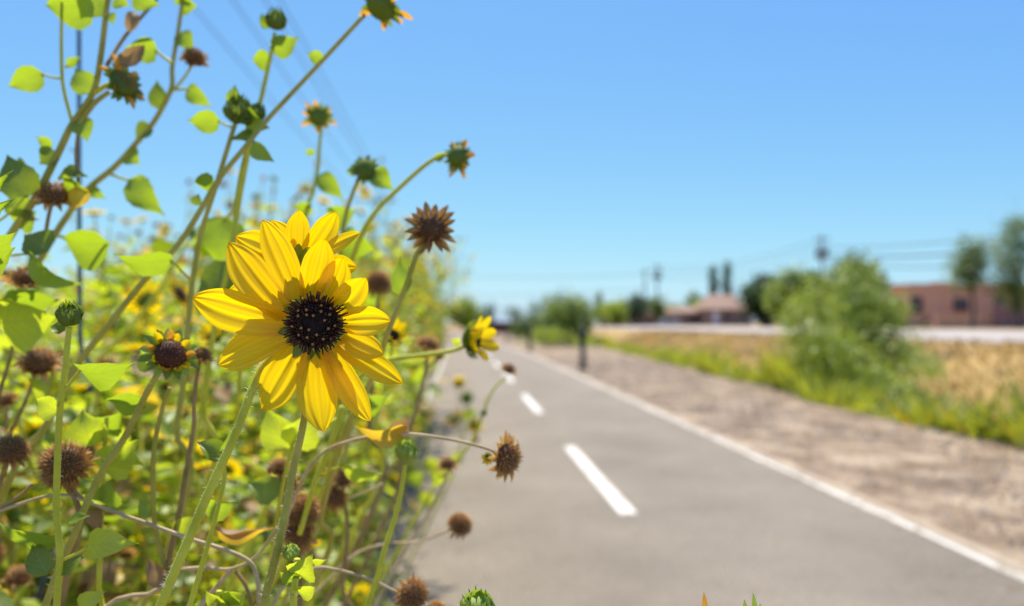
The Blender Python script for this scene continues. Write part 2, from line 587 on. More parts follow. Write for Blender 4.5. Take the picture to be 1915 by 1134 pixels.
# ------------------------------------------------------------------ trees and shrubs
M['t_mid'] = leaf_mat('foliage mid', [(0.3, (0.14, 0.20, 0.02)), (0.7, (0.23, 0.31, 0.04))], (0.44, 0.56, 0.05), 0.5, scale=0.8, bump=0)
M['t_olive'] = leaf_mat('foliage olive', [(0.3, (0.085, 0.135, 0.02)), (0.7, (0.155, 0.215, 0.035))], (0.28, 0.38, 0.04), 0.42, scale=0.8, bump=0)
M['t_dark'] = leaf_mat('foliage dark', [(0.3, (0.03, 0.06, 0.015)), (0.7, (0.06, 0.105, 0.02))], (0.10, 0.17, 0.03), 0.3, scale=0.8, bump=0)
M['t_light'] = leaf_mat('foliage light', [(0.3, (0.22, 0.29, 0.02)), (0.7, (0.36, 0.43, 0.04))], (0.62, 0.70, 0.05), 0.5, scale=0.8, bump=0)
M['t_grey'] = leaf_mat('foliage greyish', [(0.3, (0.08, 0.12, 0.05)), (0.7, (0.14, 0.19, 0.09))], (0.2, 0.28, 0.1), 0.3, scale=0.8, bump=0)
M['bark'] = rough_mat('bark', [(0.3, (0.10, 0.07, 0.05)), (0.7, (0.2, 0.15, 0.11))], 8, 0.9)


def crown_mb(lobes, mat, n, leaf, mat2=None):
    mb = MB()
    tot = sum(l[3] * l[4] * l[5] for l in lobes)
    for (cx, cy, cz, rx, ry, rz) in lobes:
        k = int(n * rx * ry * rz / tot)
        subs = []
        for _ in range(max(6, k // 22)):
            v = Vector((rnd.gauss(0, 1), rnd.gauss(0, 1), rnd.gauss(0, 1))).normalized() * rnd.random() ** 0.4
            subs.append(v)
        for i in range(k):
            v = rnd.choice(subs) + Vector((rnd.gauss(0, 1), rnd.gauss(0, 1), rnd.gauss(0, 1))) * 0.34
            p = Vector((cx + v.x * rx, cy + v.y * ry, cz + v.z * rz))
            a = Vector((rnd.gauss(0, 1), rnd.gauss(0, 1), rnd.gauss(0, 1))).normalized()
            b_ = a.orthogonal().normalized()
            s = leaf * rnd.uniform(0.6, 1.3)
            mb.add([p - a * s, p + b_ * s * 0.55, p + a * s, p - b_ * s * 0.55], [(0, 1, 2, 3)], mat2 if (mat2 and rnd.random() < 0.3) else mat)
    return mb


def tree(name, label, cat, px, top, bot, wpx, d, base, mat, n=1500, nl=6, group=None, trunk=True, mat2=None, lean=0, ry=1.0, leafs=None):
    x = bx(px, d)
    zt, zb = bz(top, d, px), bz(bot, d, px)
    zb = max(zb, base)
    w = wpx * (1.3 if wpx > 30 else 1.1) / FPX * d
    root = empty(name, (x, d, base))
    tag(root, label, cat, group)
    lobes = []
    H = zt - zb
    r0 = w / 2
    for i in range(nl):
        f = (i + 0.5) / nl
        env = math.sin(math.pi * (0.12 + 0.8 * f)) ** 0.7
        rr = min(r0, H / 2) * rnd.uniform(0.42, 0.62)
        hx = max(0.0, r0 * env - rr)
        a = rnd.random() * 6.28
        lobes.append((math.cos(a) * hx * rnd.uniform(0.6, 1) + lean * f, math.sin(a) * hx * ry * 0.8,
                      zb - base + rr * 0.8 + f * (H - 1.6 * rr), rr * 1.05, rr, rr * rnd.uniform(0.75, 1.0)))
    lobes.append((lean * .5, 0, (zt + zb) / 2 - base, r0 * 0.6, r0 * 0.6, H * 0.36))
    mb = crown_mb(lobes, mat, n, leafs or max(0.05, min(0.30, w * 0.06)), mat2)
    mb.build('crown', root, smooth=False)
    if trunk:
        t = MB()
        tr = max(0.03, w * 0.03)
        hh = zb - base
        top_p = (lean * .3, 0, hh + H * 0.55)
        t.tube([(0, 0, -0.05), (0.05 * w, 0, hh * 0.6 + 0.05), top_p], [tr * 1.4, tr, tr * 0.4], M['bark'], 7, 4)
        for (cx, cy, cz, *_r) in lobes[:5]:
            t.tube([(0.04 * w, 0, hh * 0.75 + 0.1), (cx * .5, cy * .5, (hh + cz) / 2), (cx, cy, cz)], [tr * .6, tr * .4, tr * .15], M['bark'], 5, 2)
        t.build('trunk', root)
    return root


# ------ near shrubs in the wash
def shrub(label, lobes_px, d, base, mat, n, mat2=None, leaf=0.06, group=None, trunk=None, cat='shrub', name='wash_shrub'):
    px0 = lobes_px[0][0]
    x0 = bx(px0, d)
    root = empty(name, (x0, d, base))
    tag(root, label, cat, group)
    lobes = []
    for (px, py, rpx, rpy, dd) in lobes_px:
        lobes.append((bx(px, d + dd) - x0, dd, bz(py, d + dd, px) - base, rpx / FPX * d, max(rpx, rpy) / FPX * d * 0.9, rpy / FPX * d))
    crown_mb(lobes, mat, n, leaf, mat2).build('crown', root, smooth=False)
    t = MB()
    for l in lobes:
        t.tube([(rnd.uniform(-.1, .1), rnd.uniform(-.1, .1), -.1), (l[0] * .5, l[1] * .5, l[2] * .6), (l[0], l[1], l[2] + l[5] * .6)],
               [.05, .035, .012], M['bark'], 5, 3)
    t.build('trunk', root)
    return root


shrub('tall feathery green tree with two narrow crowns rising from the wash', [(1600, 590, 46, 66, 0), (1603, 525, 34, 42, .3), (1585, 650, 52, 50, .2), (1655, 600, 30, 60, -.2), (1655, 665, 40, 46, .3), (1705, 650, 34, 36, 0), (1620, 690, 70, 50, .2), (1735, 690, 26, 20, .1)],
      19, -1.0, M['t_mid'], 6500, M['t_light'], 0.07, cat='tree', name='feathery_tree')
shrub('broad pale green willow bush leaning over the gravel edge', [(1560, 690, 75, 70, 0), (1500, 640, 45, 50, .6), (1490, 600, 38, 45, .8), (1640, 730, 70, 45, 0), (1540, 740, 70, 36, -.3), (1720, 685, 38, 30, .4), (1530, 570, 45, 50, 1.0)],
      14.5, -0.7, M['t_light'], 6500, M['t_light'], 0.055, name='willow_bush', cat='bush')
shrub('low dark green shrub at the foot of the willow bush', [(1690, 765, 52, 30, 0), (1660, 780, 40, 20, -.1)], 12.5, -0.6, M['t_olive'], 3600, M['t_light'], 0.06)
shrub('rounded green bush overhanging the verge past the nearest bollard', [(1060, 608, 42, 36, 0), (1085, 590, 30, 26, .4), (1035, 585, 26, 26, .2), (1065, 575, 22, 20, 0)], 46, -0.2, M['t_olive'], 2600, M['t_light'], 0.14, name='round_bush', cat='bush')
shrub('small green bush beside the second bollard', [(985, 614, 24, 18, 0), (1000, 605, 20, 16, .4), (970, 618, 16, 14, 0)], 58, -0.1, M['t_olive'], 1500, M['t_dark'], 0.14, name='round_bush', cat='bush')
shrub('yellow green shrub between the round bush and the gravel', [(1020, 630, 34, 13, 0), (1090, 640, 24, 10, 0)], 44, -0.2, M['t_light'], 1400, None, 0.1)

G1 = 1.0
tree('shade_tree', 'dense round crowned tree in front of the adobe building', 'tree', 1816, 440, 552, 78, 47, G1, M['t_olive'], 3000, 10, mat2=M['t_mid'], leafs=.12)
tree('pine_tree', 'tallest tree, with a loose upright crown, before the adobe building', 'tree', 1900, 385, 590, 86, 45, G1, M['t_olive'], 4200, 13, mat2=M['t_mid'], leafs=.12)
tree('dark_tree', 'dark rounded evergreen next to the gabled house roof', 'tree', 1435, 514, 604, 80, 78, G1, M['t_dark'], 3200, 8)
tree('green_tree', 'broad mid green tree left of the tall utility pole', 'tree', 1500, 502, 606, 120, 62, G1, M['t_olive'], 4000, 8, mat2=M['t_light'])
tree('green_tree', 'green tree behind the feathery wash tree', 'tree', 1602, 484, 600, 95, 60, G1, M['t_olive'], 3500, 8)
tree('green_tree', 'bushy green tree between the dark evergreen and the utility pole', 'tree', 1470, 520, 606, 70, 70, G1, M['t_olive'], 1800, 6)
tree('green_tree', 'yellow green tree just right of the tall utility pole', 'tree', 1552, 512, 606, 80, 66, G1, M['t_light'], 1800, 6, mat2=M['t_olive'])
tree('garden_tree', 'light green tree beside the low wing of the adobe building', 'tree', 1668, 558, 612, 50, 50, G1, M['t_light'], 1200, 5)
tree('cypress', 'shorter slim cypress, left of the pair above the gabled house', 'tree', 1334, 494, 600, 25, 128, G1, M['t_dark'], 3500, 14, 'slim cypresses behind the house', ry=0.5)
tree('cypress', 'taller slim cypress, right of the pair above the gabled house', 'tree', 1360, 484, 600, 25, 130, G1, M['t_dark'], 3500, 14, 'slim cypresses behind the house', ry=0.5)
tree('street_tree', 'dark round tree below the twin utility poles', 'tree', 1194, 548, 604, 46, 105, G1, M['t_dark'], 900, 5)
tree('street_tree', 'brown green tree just right of the twin utility poles', 'tree', 1228, 550, 604, 36, 106, G1, M['t_olive'], 800, 5)
tree('street_tree', 'low yellow green tree by the reddish yard wall', 'tree', 1150, 562, 605, 56, 108, G1, M['t_light'], 900, 5)
tree('street_tree', 'slender tree at the left end of the raised road', 'tree', 1119, 540, 605, 30, 112, G1, M['t_olive'], 700, 5)
tree('street_tree', 'small tree behind the low tiled house', 'tree', 1297, 542, 595, 34, 140, G1, M['t_olive'], 700, 5)
for (px, top, w, dd, mt, lb) in ((1165, 560, 44, 118, 't_mid', 'bushy tree left of the dark round street tree'), (1212, 556, 40, 122, 't_dark', 'dark tree between the twin poles'),
                             (1255, 566, 46, 124, 't_mid', 'wide low tree over the low tiled house'), (1130, 566, 40, 120, 't_dark', 'dark low tree near the left end of the road'),
                             (1310, 560, 40, 126, 't_light', 'pale tree left of the cypress pair'), (1385, 562, 44, 124, 't_mid', 'green tree behind the right end of the gabled roof')):
    tree('street_tree', lb, 'tree', px, top, 604, w, dd, G1, M[mt], 900, 5)
tree('verge_tree', 'yellow green tree where the path meets the horizon', 'tree', 872, 556, 618, 62, 85, 0, M['t_light'], 1500, 6, mat2=M['t_olive'])
tree('verge_tree', 'small dark tree right of the yellow green tree at the path end', 'tree', 912, 568, 618, 34, 95, 0, M['t_dark'], 800, 5)
fg = 'hazy trees on the skyline beyond the road'
for i, (px, top, w) in enumerate([(960, 572, 40), (1000, 566, 36), (1035, 552, 50), (1075, 560, 44), (1100, 572, 30), (1140, 574, 40), (1175, 570, 36),
                                  (1250, 580, 50), (1275, 576, 30), (1320, 570, 44), (1395, 560, 50), (1460, 540, 50), (1540, 530, 50), (1640, 570, 46),
                                  (700, 560, 60), (760, 566, 50), (820, 570, 50), (640, 560, 60), (580, 566, 60), (500, 560, 70), (400, 560, 70)]):
    tree('distant_tree', 'bluish green distant tree on the skyline, no nearer than the houses', 'tree', px, top - 7, 606, w * 1.25, rnd.uniform(150, 210), 0.5 if px < 1100 else G1,
         M['t_grey'], 450, 4, fg)

# ------------------------------------------------------------------ bollards
M['bollard'] = rough_mat('bollard dark metal', [(0.3, (0.010, 0.018, 0.016)), (0.7, (0.03, 0.045, 0.04))], 6, 0.5)
M['bollard_mid'] = rough_mat('bollard weathered', [(0.3, (0.05, 0.055, 0.045)), (0.7, (0.09, 0.09, 0.07))], 10, 0.7)
for k, (px, d, lab) in enumerate([(1090, 22.3, 'nearest dark bollard standing on the gravel right of the path'),
                                  (990, 37.5, 'second bollard from the camera, beside the small green bush'),
                                  (947, 54, 'third bollard, near the bend of the path'),
                                  (928, 72, 'farthest bollard, tiny, by the dark red wall')]):
    x = bx(px, d)
    if k == 0:
        root = empty('bollard', (x, d, 0.0))
        p = MB()
        p.tube([(0, 0, -0.1), (0, 0, 0.8)], 0.085, M['bollard_mid'], 16); p.build('post', root)
        p = MB()
        p.tube([(0, 0, 0.80), (0, 0, 0.84), (0, 0, 1.12), (0, 0, 1.17), (0, 0, 1.19)], [0.095, 0.11, 0.11, 0.09, 0.03], M['bollard'], 16); p.build('cap', root)
        p = MB()
        p.tube([(0, 0, 0.0), (0, 0, 0.10), (0, 0, 0.13)], [0.14, 0.14, 0.09], M['bollard'], 16); p.build('base', root)
        proto = root
    else:
        root = copy_tree(proto)
        root.location = (x, d, 0)
    tag(root, lab, 'bollard', 'bollards along the right side of the path')

# ------------------------------------------------------------------ buildings
M['adobe'] = rough_mat('adobe stucco', [(0.3, (0.64, 0.33, 0.19)), (0.7, (0.75, 0.41, 0.25))], 1.2, 0.9, 0.2, 20)
M['adobe_wall'] = rough_mat('yard wall block', [(0.3, (0.52, 0.30, 0.19)), (0.7, (0.62, 0.37, 0.25))], 1.5, 0.9)
M['purple_wall'] = rough_mat('yard wall plum', [(0.3, (0.22, 0.12, 0.12)), (0.7, (0.30, 0.17, 0.16))], 1.5, 0.9)
M['glass'] = rough_mat('window glass', [(0.3, (0.07, 0.06, 0.06)), (0.7, (0.12, 0.10, 0.10))], 2, 0.3, spec=0.4)
M['brown'] = rough_mat('dark wood', [(0.3, (0.06, 0.03, 0.02)), (0.7, (0.10, 0.05, 0.035))], 5, 0.7)
M['cream'] = rough_mat('cream trim', [(0.3, (0.5, 0.42, 0.34)), (0.7, (0.6, 0.5, 0.42))], 5, 0.7)
M['white'] = rough_mat('white paint', [(0.3, (0.6, 0.58, 0.55)), (0.7, (0.75, 0.73, 0.7))], 5, 0.6)
M['roof'] = rough_mat('brown shingles', [(0.3, (0.27, 0.17, 0.115)), (0.7, (0.36, 0.235, 0.165))], 3, 0.9)
M['redwall'] = rough_mat('dark red wall', [(0.3, (0.14, 0.035, 0.035)), (0.7, (0.2, 0.06, 0.055))], 1, 0.9)
M['house_wall'] = rough_mat('house stucco brown', [(0.3, (0.28, 0.17, 0.13)), (0.7, (0.36, 0.23, 0.18))], 1, 0.9)


def window(parent, x, y, z, w, h):
    f = MB()
    for dx, dz, sx, sz in ((-w / 2, 0, .1, h + .1), (w / 2, 0, .1, h + .1), (0, h / 2, w - .1, .1), (0, -h / 2, w - .1, .1)):
        f.box((x + dx, y - 0.04, z + dz), (sx, .12, sz), M['brown'])
    fo = f.build('window', parent, smooth=False)
    g = MB(); g.box((x, y - 0.01, z), (w - 0.1, .05, h - 0.1), M['glass']); g.build('pane', fo, smooth=False)


D = 56
xa, xb_ = bx(1703, D), bx(2000, D)
ad = empty('adobe_building', ((xa + xb_) / 2, D, G1))
tag(ad, 'flat roofed pink brown adobe building across the road', 'building')
w_ = MB()
W = xb_ - xa
Ht = bz(534, D, 1750) - G1
w_.box((0, 5, Ht / 2), (W, 10, Ht), M['adobe'])
w_.build('wall', ad, smooth=False)
w_ = MB()
w_.box((0.0, 5, Ht + 0.06), (W + 0.12, 10.12, 0.16), M['adobe'])
w_.box((-W / 2 + 2.6, 0.1, Ht + 0.19), (1.8, 0.5, 0.11), M['adobe'])
w_.build('parapet', ad, smooth=False)
wl = bx(1672, D) - (xa + xb_) / 2
wr = -W / 2
w_ = MB(); hw = bz(548, D, 1690) - G1
w_.box(((wl + wr) / 2 - 0.01, 4.5, hw / 2), (wr - wl, 6, hw), M['adobe']); w_.build('side_wing', ad, smooth=False)
w_ = MB(); w_.box(((wl + wr) / 2, 0.9, hw - 0.45), (wr - wl, 1.2, 0.12), M['cream']); w_.build('awning', ad, smooth=False)
for px_, w0, h0, zz in ((1713, 0.8, 1.1, 1.75), (1796, 1.0, 0.9, 1.75), (1872, 1.0, 0.9, 1.75)):
    window(ad, bx(px_, D) - (xa + xb_) / 2, 0, zz, w0, h0)
for k in range(7):
    t = MB(); t.tube([(-W / 2 + 3.4 + k * 1.3, -0.35, Ht - 0.55), (-W / 2 + 3.4 + k * 1.3, 0.05, Ht - 0.55)], 0.07, M['brown'], 8); t.build('roof_beam', ad)
yw = MB()
x0, x1 = bx(1752, 53), bx(1846, 53)
yw.box(((x0 + x1) / 2, 53, G1 + 0.5), (x1 - x0, .2, 1.0), M['adobe_wall'])
for k in range(5):
    yw.box((x0 + (x1 - x0) * k / 4, 53, G1 + 0.55), (.36, .36, 1.12), M['adobe_wall'])
tag(yw.build('yard_wall', smooth=False), 'low brown block wall before the adobe building', 'wall')
yw = MB()
x0, x1 = x1 + 0.2, bx(2000, 53)
yw.box(((x0 + x1) / 2, 52.6, G1 + 0.85), (x1 - x0, .2, 1.7), M['purple_wall'])
for k in range(6):
    yw.box((x0 + 0.2 + (x1 - x0 - 0.2) * k / 5, 52.6, G1 + 0.9), (.38, .36, 1.84), M['purple_wall'])
tag(yw.build('yard_wall', smooth=False), 'higher plum coloured yard wall under the tall tree', 'wall')
M['redleaf'] = leaf_mat('dark red leaves', [(0.3, (0.10, 0.02, 0.03)), (0.7, (0.2, 0.05, 0.05))], (0.3, 0.05, 0.05), 0.3, scale=1, bump=0)
shrub('dark red shrub at the foot of the adobe wall', [(1733, 604, 9, 8, 0), (1728, 608, 8, 5, 0)], 54.5, G1, M['redleaf'], 500, None, .08, name='red_shrub')


def gable_house(label, pxl, pxr, d, eave_y, ridge_y, roofm, wallm, depth=8, hip=0.0, doors=(), name='house', wins=()):
    xl, xr = bx(pxl, d), bx(pxr, d)
    cx = (xl + xr) / 2
    root = empty(name, (cx, d, G1))
    tag(root, label, 'house')
    Wd = xr - xl
    he = bz(eave_y, d, pxl) - G1
    hr = bz(ridge_y, d, pxl) - G1
    w = MB(); w.box((0, depth / 2, he / 2), (Wd - 0.6, depth - 0.8, he), wallm)
    w.build('wall', root, smooth=False)
    r = MB()
    a, b2 = -Wd / 2, Wd / 2
    vs = [(a, 0, he), (b2, 0, he), (b2, depth, he), (a, depth, he), (a + hip, depth / 2, hr), (b2 - hip, depth / 2, hr)]
    vs += [(x, y, z - 0.18) for x, y, z in vs]
    r.add(vs, [(0, 1, 5, 4), (2, 3, 4, 5), (3, 0, 4), (1, 2, 5), (9, 10, 11, 7, 6)[:0] or (6, 9, 8, 7), (0, 6, 7, 1), (1, 7, 8, 2), (2, 8, 9, 3), (3, 9, 6, 0)], roofm)
    r.build('roof', root, smooth=False)
    for (p0, p1, hh, mm, nm) in doors:
        q = MB()
        xx0, xx1 = bx(p0, d) - cx, bx(p1, d) - cx
        q.box(((xx0 + xx1) / 2, 0.36, hh / 2), (xx1 - xx0, 0.12, hh), mm)
        q.build(nm, root, smooth=False)
    for (p0, wz) in wins:
        window(root, bx(p0, d) - cx, 0.4, wz, 1.2, 1.0)
    return root


gable_house('brown gabled house beneath the two cypresses', 1322, 1412, 112, 578, 549, M['roof'], M['house_wall'], 9, 1.8,
            [(1334, 1345, 2.2, M['white'], 'door')], wins=((1362, 1.4), (1390, 1.4)))
gable_house('low house with pale garage fronts left of the gabled house', 1226, 1326, 116, 584, 574, M['roof'], M['house_wall'], 8, 1.2,
            [(1230, 1246, 1.5, M['white'], 'garage_door'), (1252, 1274, 1.5, M['cream'], 'garage_door')], wins=((1300, 1.2),))
yw = MB()
x0, x1 = bx(1126, 110), bx(1224, 110)
yw.box(((x0 + x1) / 2, 110, G1 + 0.8), (x1 - x0, .2, 1.6), M['purple_wall'])
for k in range(8):
    yw.box((x0 + (x1 - x0) * k / 7, 110, G1 + 0.85), (.4, .4, 1.75), M['purple_wall'])
tag(yw.build('yard_wall', smooth=False), 'long reddish yard wall behind the left end of the road', 'wall')
yw = MB()
x0, x1 = bx(905, 104), bx(972, 104)
yw.box(((x0 + x1) / 2, 104, 0.75), (x1 - x0, .3, 1.5), M['redwall'])
for k in range(6):
    yw.box((x0 + (x1 - x0) * k / 5, 104, 0.82), (.5, .5, 1.72), M['redwall'])
tag(yw.build('block_wall', smooth=False), 'dark red wall where the path disappears', 'wall')

# parked pale car
cd = 96
cxx = bx(1447, cd)
car = empty('parked_car', (cxx, cd, G1))
tag(car, 'pale blue grey car parked between the house and the green tree', 'car')
M['carpaint'] = rough_mat('pale car paint', [(0.3, (0.42, 0.50, 0.50)), (0.7, (0.5, 0.58, 0.58))], 1, 0.25, spec=0.6)
M['tyre'] = rough_mat('tyre rubber', [(0.3, (0.015, 0.015, 0.015)), (0.7, (0.03, 0.03, 0.03))], 5, 0.8)
prof = [(-2.15, .35), (-2.2, .75), (-1.95, .98), (-1.2, 1.06), (-.55, 1.55), (1.2, 1.6), (1.95, 1.1), (2.2, 1.0), (2.2, .4)]
bm_ = MB()
vs = [(x, -.85 if z < 1.1 else -.72, z) for x, z in prof] + [(x, .85 if z < 1.1 else .72, z) for x, z in prof]
n = len(prof)
bm_.add(vs, [tuple(range(n))[::-1], tuple(range(n, 2 * n))] + [(i, (i + 1) % n, (i + 1) % n + n, i + n) for i in range(n)], M['carpaint'])
bm_.build('body', car, smooth=False)
for (xa_, xb2) in ((-0.75, 0.25), (0.32, 1.35)):
    q = MB(); q.add([(xa_ - (.25 if xa_ < 0 else 0), -.852, 1.1), (xb2 + (.25 if xb2 > 1 else 0), -.852, 1.1), (xb2, -.755, 1.5), (xa_ + .1, -.755, 1.5)], [(0, 1, 2, 3)], M['glass'])
    q.build('side_window', car, smooth=False)
for wx in (-1.35, 1.4):
    for wy in (-.78, .78):
        q = MB(); q.tube([(wx, wy - .1, .33), (wx, wy + .1, .33)], .33, M['tyre'], 16); wo = q.build('wheel', car)
        q = MB(); q.tube([(wx, wy - .11, .33), (wx, wy + .11, .33)], .19, M['white'], 12); q.build('rim', wo)

# ------------------------------------------------------------------ utility poles and wires
M['pole'] = rough_mat('pole wood', [(0.3, (0.10, 0.095, 0.09)), (0.7, (0.18, 0.17, 0.16))], 3, 0.9)
M['wire'] = rough_mat('wire', [(0.3, (0.03, 0.035, 0.04)), (0.7, (0.05, 0.055, 0.06))], 3, 0.6)


def pole(label, x, y, zb, zt, r=0.15, arms=(0.6,), armw=2.2, trafo=False, group=None, ang=0.0):
    root = empty('utility_pole', (x, y, zb))
    tag(root, label, 'pole', group)
    H = zt - zb
    p = MB(); p.tube([(0, 0, -.2), (0, 0, H)], [r, r * .7], M['pole'], 10); p.build('post', root)
    for a in arms:
        q = MB(); q.box((0, -r, H - a), (armw, .12, .14), M['pole'], ang); ao = q.build('crossarm', root, smooth=False)
        for s in (-.45, -.15, .15, .45):
            i_ = MB(); i_.tube([(s * armw * math.cos(ang), -r + s * armw * math.sin(ang), H - a + .07), (s * armw * math.cos(ang), -r + s * armw * math.sin(ang), H - a + .27)], [.05, .035], M['glass'], 6)
            i_.build('insulator', ao)
    if trafo:
        for sx in (-0.55, 0.5):
            q = MB(); q.tube([(sx, -.1, H - 2.9), (sx, -.1, H - 1.9), (sx, -.1, H - 1.75)], [.3, .3, .15], M['pole'], 12); q.build('transformer', root)
    return root


def wire(label, a, b_, sag, r=0.02, group=None, n=24):
    a, b_ = Vector(a), Vector(b_)
    mb = MB()
    pts = [a.lerp(b_, i / n) - Vector((0, 0, sag * 4 * (i / n) * (1 - i / n))) for i in range(n + 1)]
    mb.tube(pts, r, M['wire'], 5)
    return tag(mb.build('overhead_wire'), label, 'wire', group)


pg = 'utility poles beyond the road'
x, d = bx(1538, 92), 92
zt = bz(440, 92, 1538)
pole('tallest utility pole with transformers above the green trees', x, d, G1, zt, .17, (0.5, 1.5), 1.8, True, pg)
xq, dq = bx(2130, 60), 60
zq = bz(360, 60, 2130)
wg = 'wires right of the tall utility pole'
for (dz, rr, sg, lb) in ((1.5, .055, .9, 'topmost wire running right from the tall utility pole'), (2.5, .09, .95, 'thick middle cable right of the tall utility pole'), (3.4, .06, 1.1, 'lowest cable right of the tall utility pole')):
    wire(lb, (x, d - .2, zt - dz), (xq, dq, zq - dz * 1.5 + .6), sg, rr, wg)
x2, d2 = bx(1229, 140), 140
z2 = bz(494, 140, 1229)
pole('twin utility pole with a wide crossarm head', x2, d2, G1, z2, .2, (0.5, 1.3), 2.2, True, pg)
x3, d3 = bx(1206, 150), 150
z3 = bz(503, 150, 1206)
pole('slightly shorter plain pole of the twin utility poles', x3, d3, G1, z3, .24, (0.6,), 1.6, False, pg)
for k, dz in enumerate((0.5, 1.4, 2.6)):
    wire(['upper', 'middle', 'lower'][k] + ' faint wire between the tall pole and the twin poles', (x, d, zt - dz), (x2, d2, z2 - dz), 1.2, .035, 'wires left of the tall utility pole')
for k, (pyy, dz) in enumerate(((516, 1.0), (552, 4.0))):
    wire(['upper', 'lower'][k] + ' faint wire crossing the sky above the end of the path', (x3, d3, z3 - dz), (bx(820, 175), 175, bz(pyy, 175)), 0.6, .05, 'wires above the path end')
# line along the left side
lx = -10.0
LH = EYE.z + 15
lg = 'power poles behind the sunflower thicket'
pole('power pole standing behind the thicket beside the first wires', -10.4, 8.5, 0, LH + .6, .075, (0.55,), 5.0, False, lg)
pole('far power pole hidden behind the sunflower heads', -10.4, 95, 0, LH + .6, .14, (0.55,), 5.0, False, lg)
wl_ = 'overhead wires crossing the upper left sky'
for lb, rat in (('leftmost', .838), ('second', .70), ('third', .60), ('rightmost', .555)):
    wire(lb + ' of the faint overhead wires crossing the upper left sky', (-rat * 15, -8, LH), (-rat * 15, 95, LH), 0.15, .028, wl_)

# ------------------------------------------------------------------ plant pieces
def wprof(t, kind):
    if kind == 'heart':
        return max(0.0, math.sin(math.pi * min(1, max(0, t)) ** 0.62)) ** (0.62 + 0.75 * t)
    if kind == 'oval':
        return math.sin(math.pi * min(1, t ** 0.8)) ** 0.75
    if kind == 'petal':
        return max(0.0, (0.42 + 0.58 * math.sin(math.pi * min(1, t * 0.95 + 0.02)) ** 0.8) * (1 - max(0, (t - 0.72) / 0.28) ** 2.2))
    return math.sin(math.pi * t)


def leaf(mb, base, tip, width, mat, normal=None, kind='heart', fold=0.18, curl=0.12, wave=0.02, rows=9, cols=6, tipdir=None, seed=None):
    base, tip = Vector(base), Vector(tip)
    ax = tip - base
    L = ax.length
    ax = ax / L
    if normal is None:
        normal = Vector((0, 0, 1))
    nrm = Vector(normal)
    nrm = nrm - ax * nrm.dot(ax)
    if nrm.length < 1e-5:
        nrm = ax.orthogonal()
    nrm.normalize()
    side = ax.cross(nrm)
    r2 = random.Random(seed if seed is not None else rnd.random())
    ph = r2.random() * 6.28
    vs, fs, uv = [], [], []
    for i in range(rows + 1):
        t = i / rows
        c = base + ax * (L * t) + nrm * (curl * L * math.sin(math.pi * t) - curl * L * 0.35 * t * t * 0)
        hw = width / 2 * wprof(t, kind)
        for j in range(cols + 1):
            u = (j / cols) * 2 - 1
            ser = 1 + (0.035 * ((i % 2) * 2 - 1) if abs(u) > 0.99 and kind == 'heart' and rows > 8 else 0)
            h = u * u * fold * hw * 1.3 + wave * L * math.sin(u * 3 + t * 9 + ph) * abs(u)
            if kind == 'petal':
                h = -(1 - u * u) * fold * hw * 1.1 + 0.035 * width * math.cos(u * math.pi * 3) * math.sin(math.pi * t) ** 0.5
            vs.append(c + side * (u * hw * ser) + nrm * h)
            uv.append((j / cols, t))
    for i in range(rows):
        for j in range(cols):
            a = i * (cols + 1) + j
            fs.append((a, a + 1, a + cols + 2, a + cols + 1))
    mb.add(vs, fs, mat, uv)


def frame(axis, up=None):
    z = Vector(axis).normalized()
    x = z.orthogonal().normalized() if up is None else (Vector(up) - z * Vector(up).dot(z)).normalized()
    y = z.cross(x)
    return x, y, z


def dome(mb, mat, r, h, z0=0.0, rings=5, seg=12, jitter=0.0, under=0.0):
    vs, fs = [], []
    for i in range(rings):
        a = (i / rings) * math.pi / 2
        for k in range(seg):
            an = 2 * math.pi * k / seg
            j = 1 + rnd.uniform(-jitter, jitter)
            vs.append((r * math.cos(a) * math.cos(an) * j, r * math.cos(a) * math.sin(an) * j, z0 + h * math.sin(a)))
    vs.append((0, 0, z0 + h))
    for i in range(rings - 1):
        for k in range(seg):
            k2 = (k + 1) % seg
            fs.append((i * seg + k, i * seg + k2, (i + 1) * seg + k2, (i + 1) * seg + k))
    top = len(vs) - 1
    for k in range(seg):
        fs.append(((rings - 1) * seg + k, (rings - 1) * seg + (k + 1) % seg, top))
    mb.add(vs, fs, mat)


def spike(mb, p, d, ln, w, mat, bend=0.0, bdir=None):
    d = Vector(d).normalized()
    a = d.orthogonal().normalized()
    b2 = d.cross(a)
    p = Vector(p)
    mid = p + d * ln * 0.5
    tip = p + d * ln + (Vector(bdir) * bend * ln if bdir is not None else Vector((0, 0, 0)))
    vs = [p + a * w, p - a * w * .5 + b2 * w * .87, p - a * w * .5 - b2 * w * .87,
          mid + a * w * .7, mid - a * w * .35 + b2 * w * .6, mid - a * w * .35 - b2 * w * .6, tip]
    mb.add(vs, [(0, 1, 4, 3), (1, 2, 5, 4), (2, 0, 3, 5), (3, 4, 6), (4, 5, 6), (5, 3, 6)], mat)


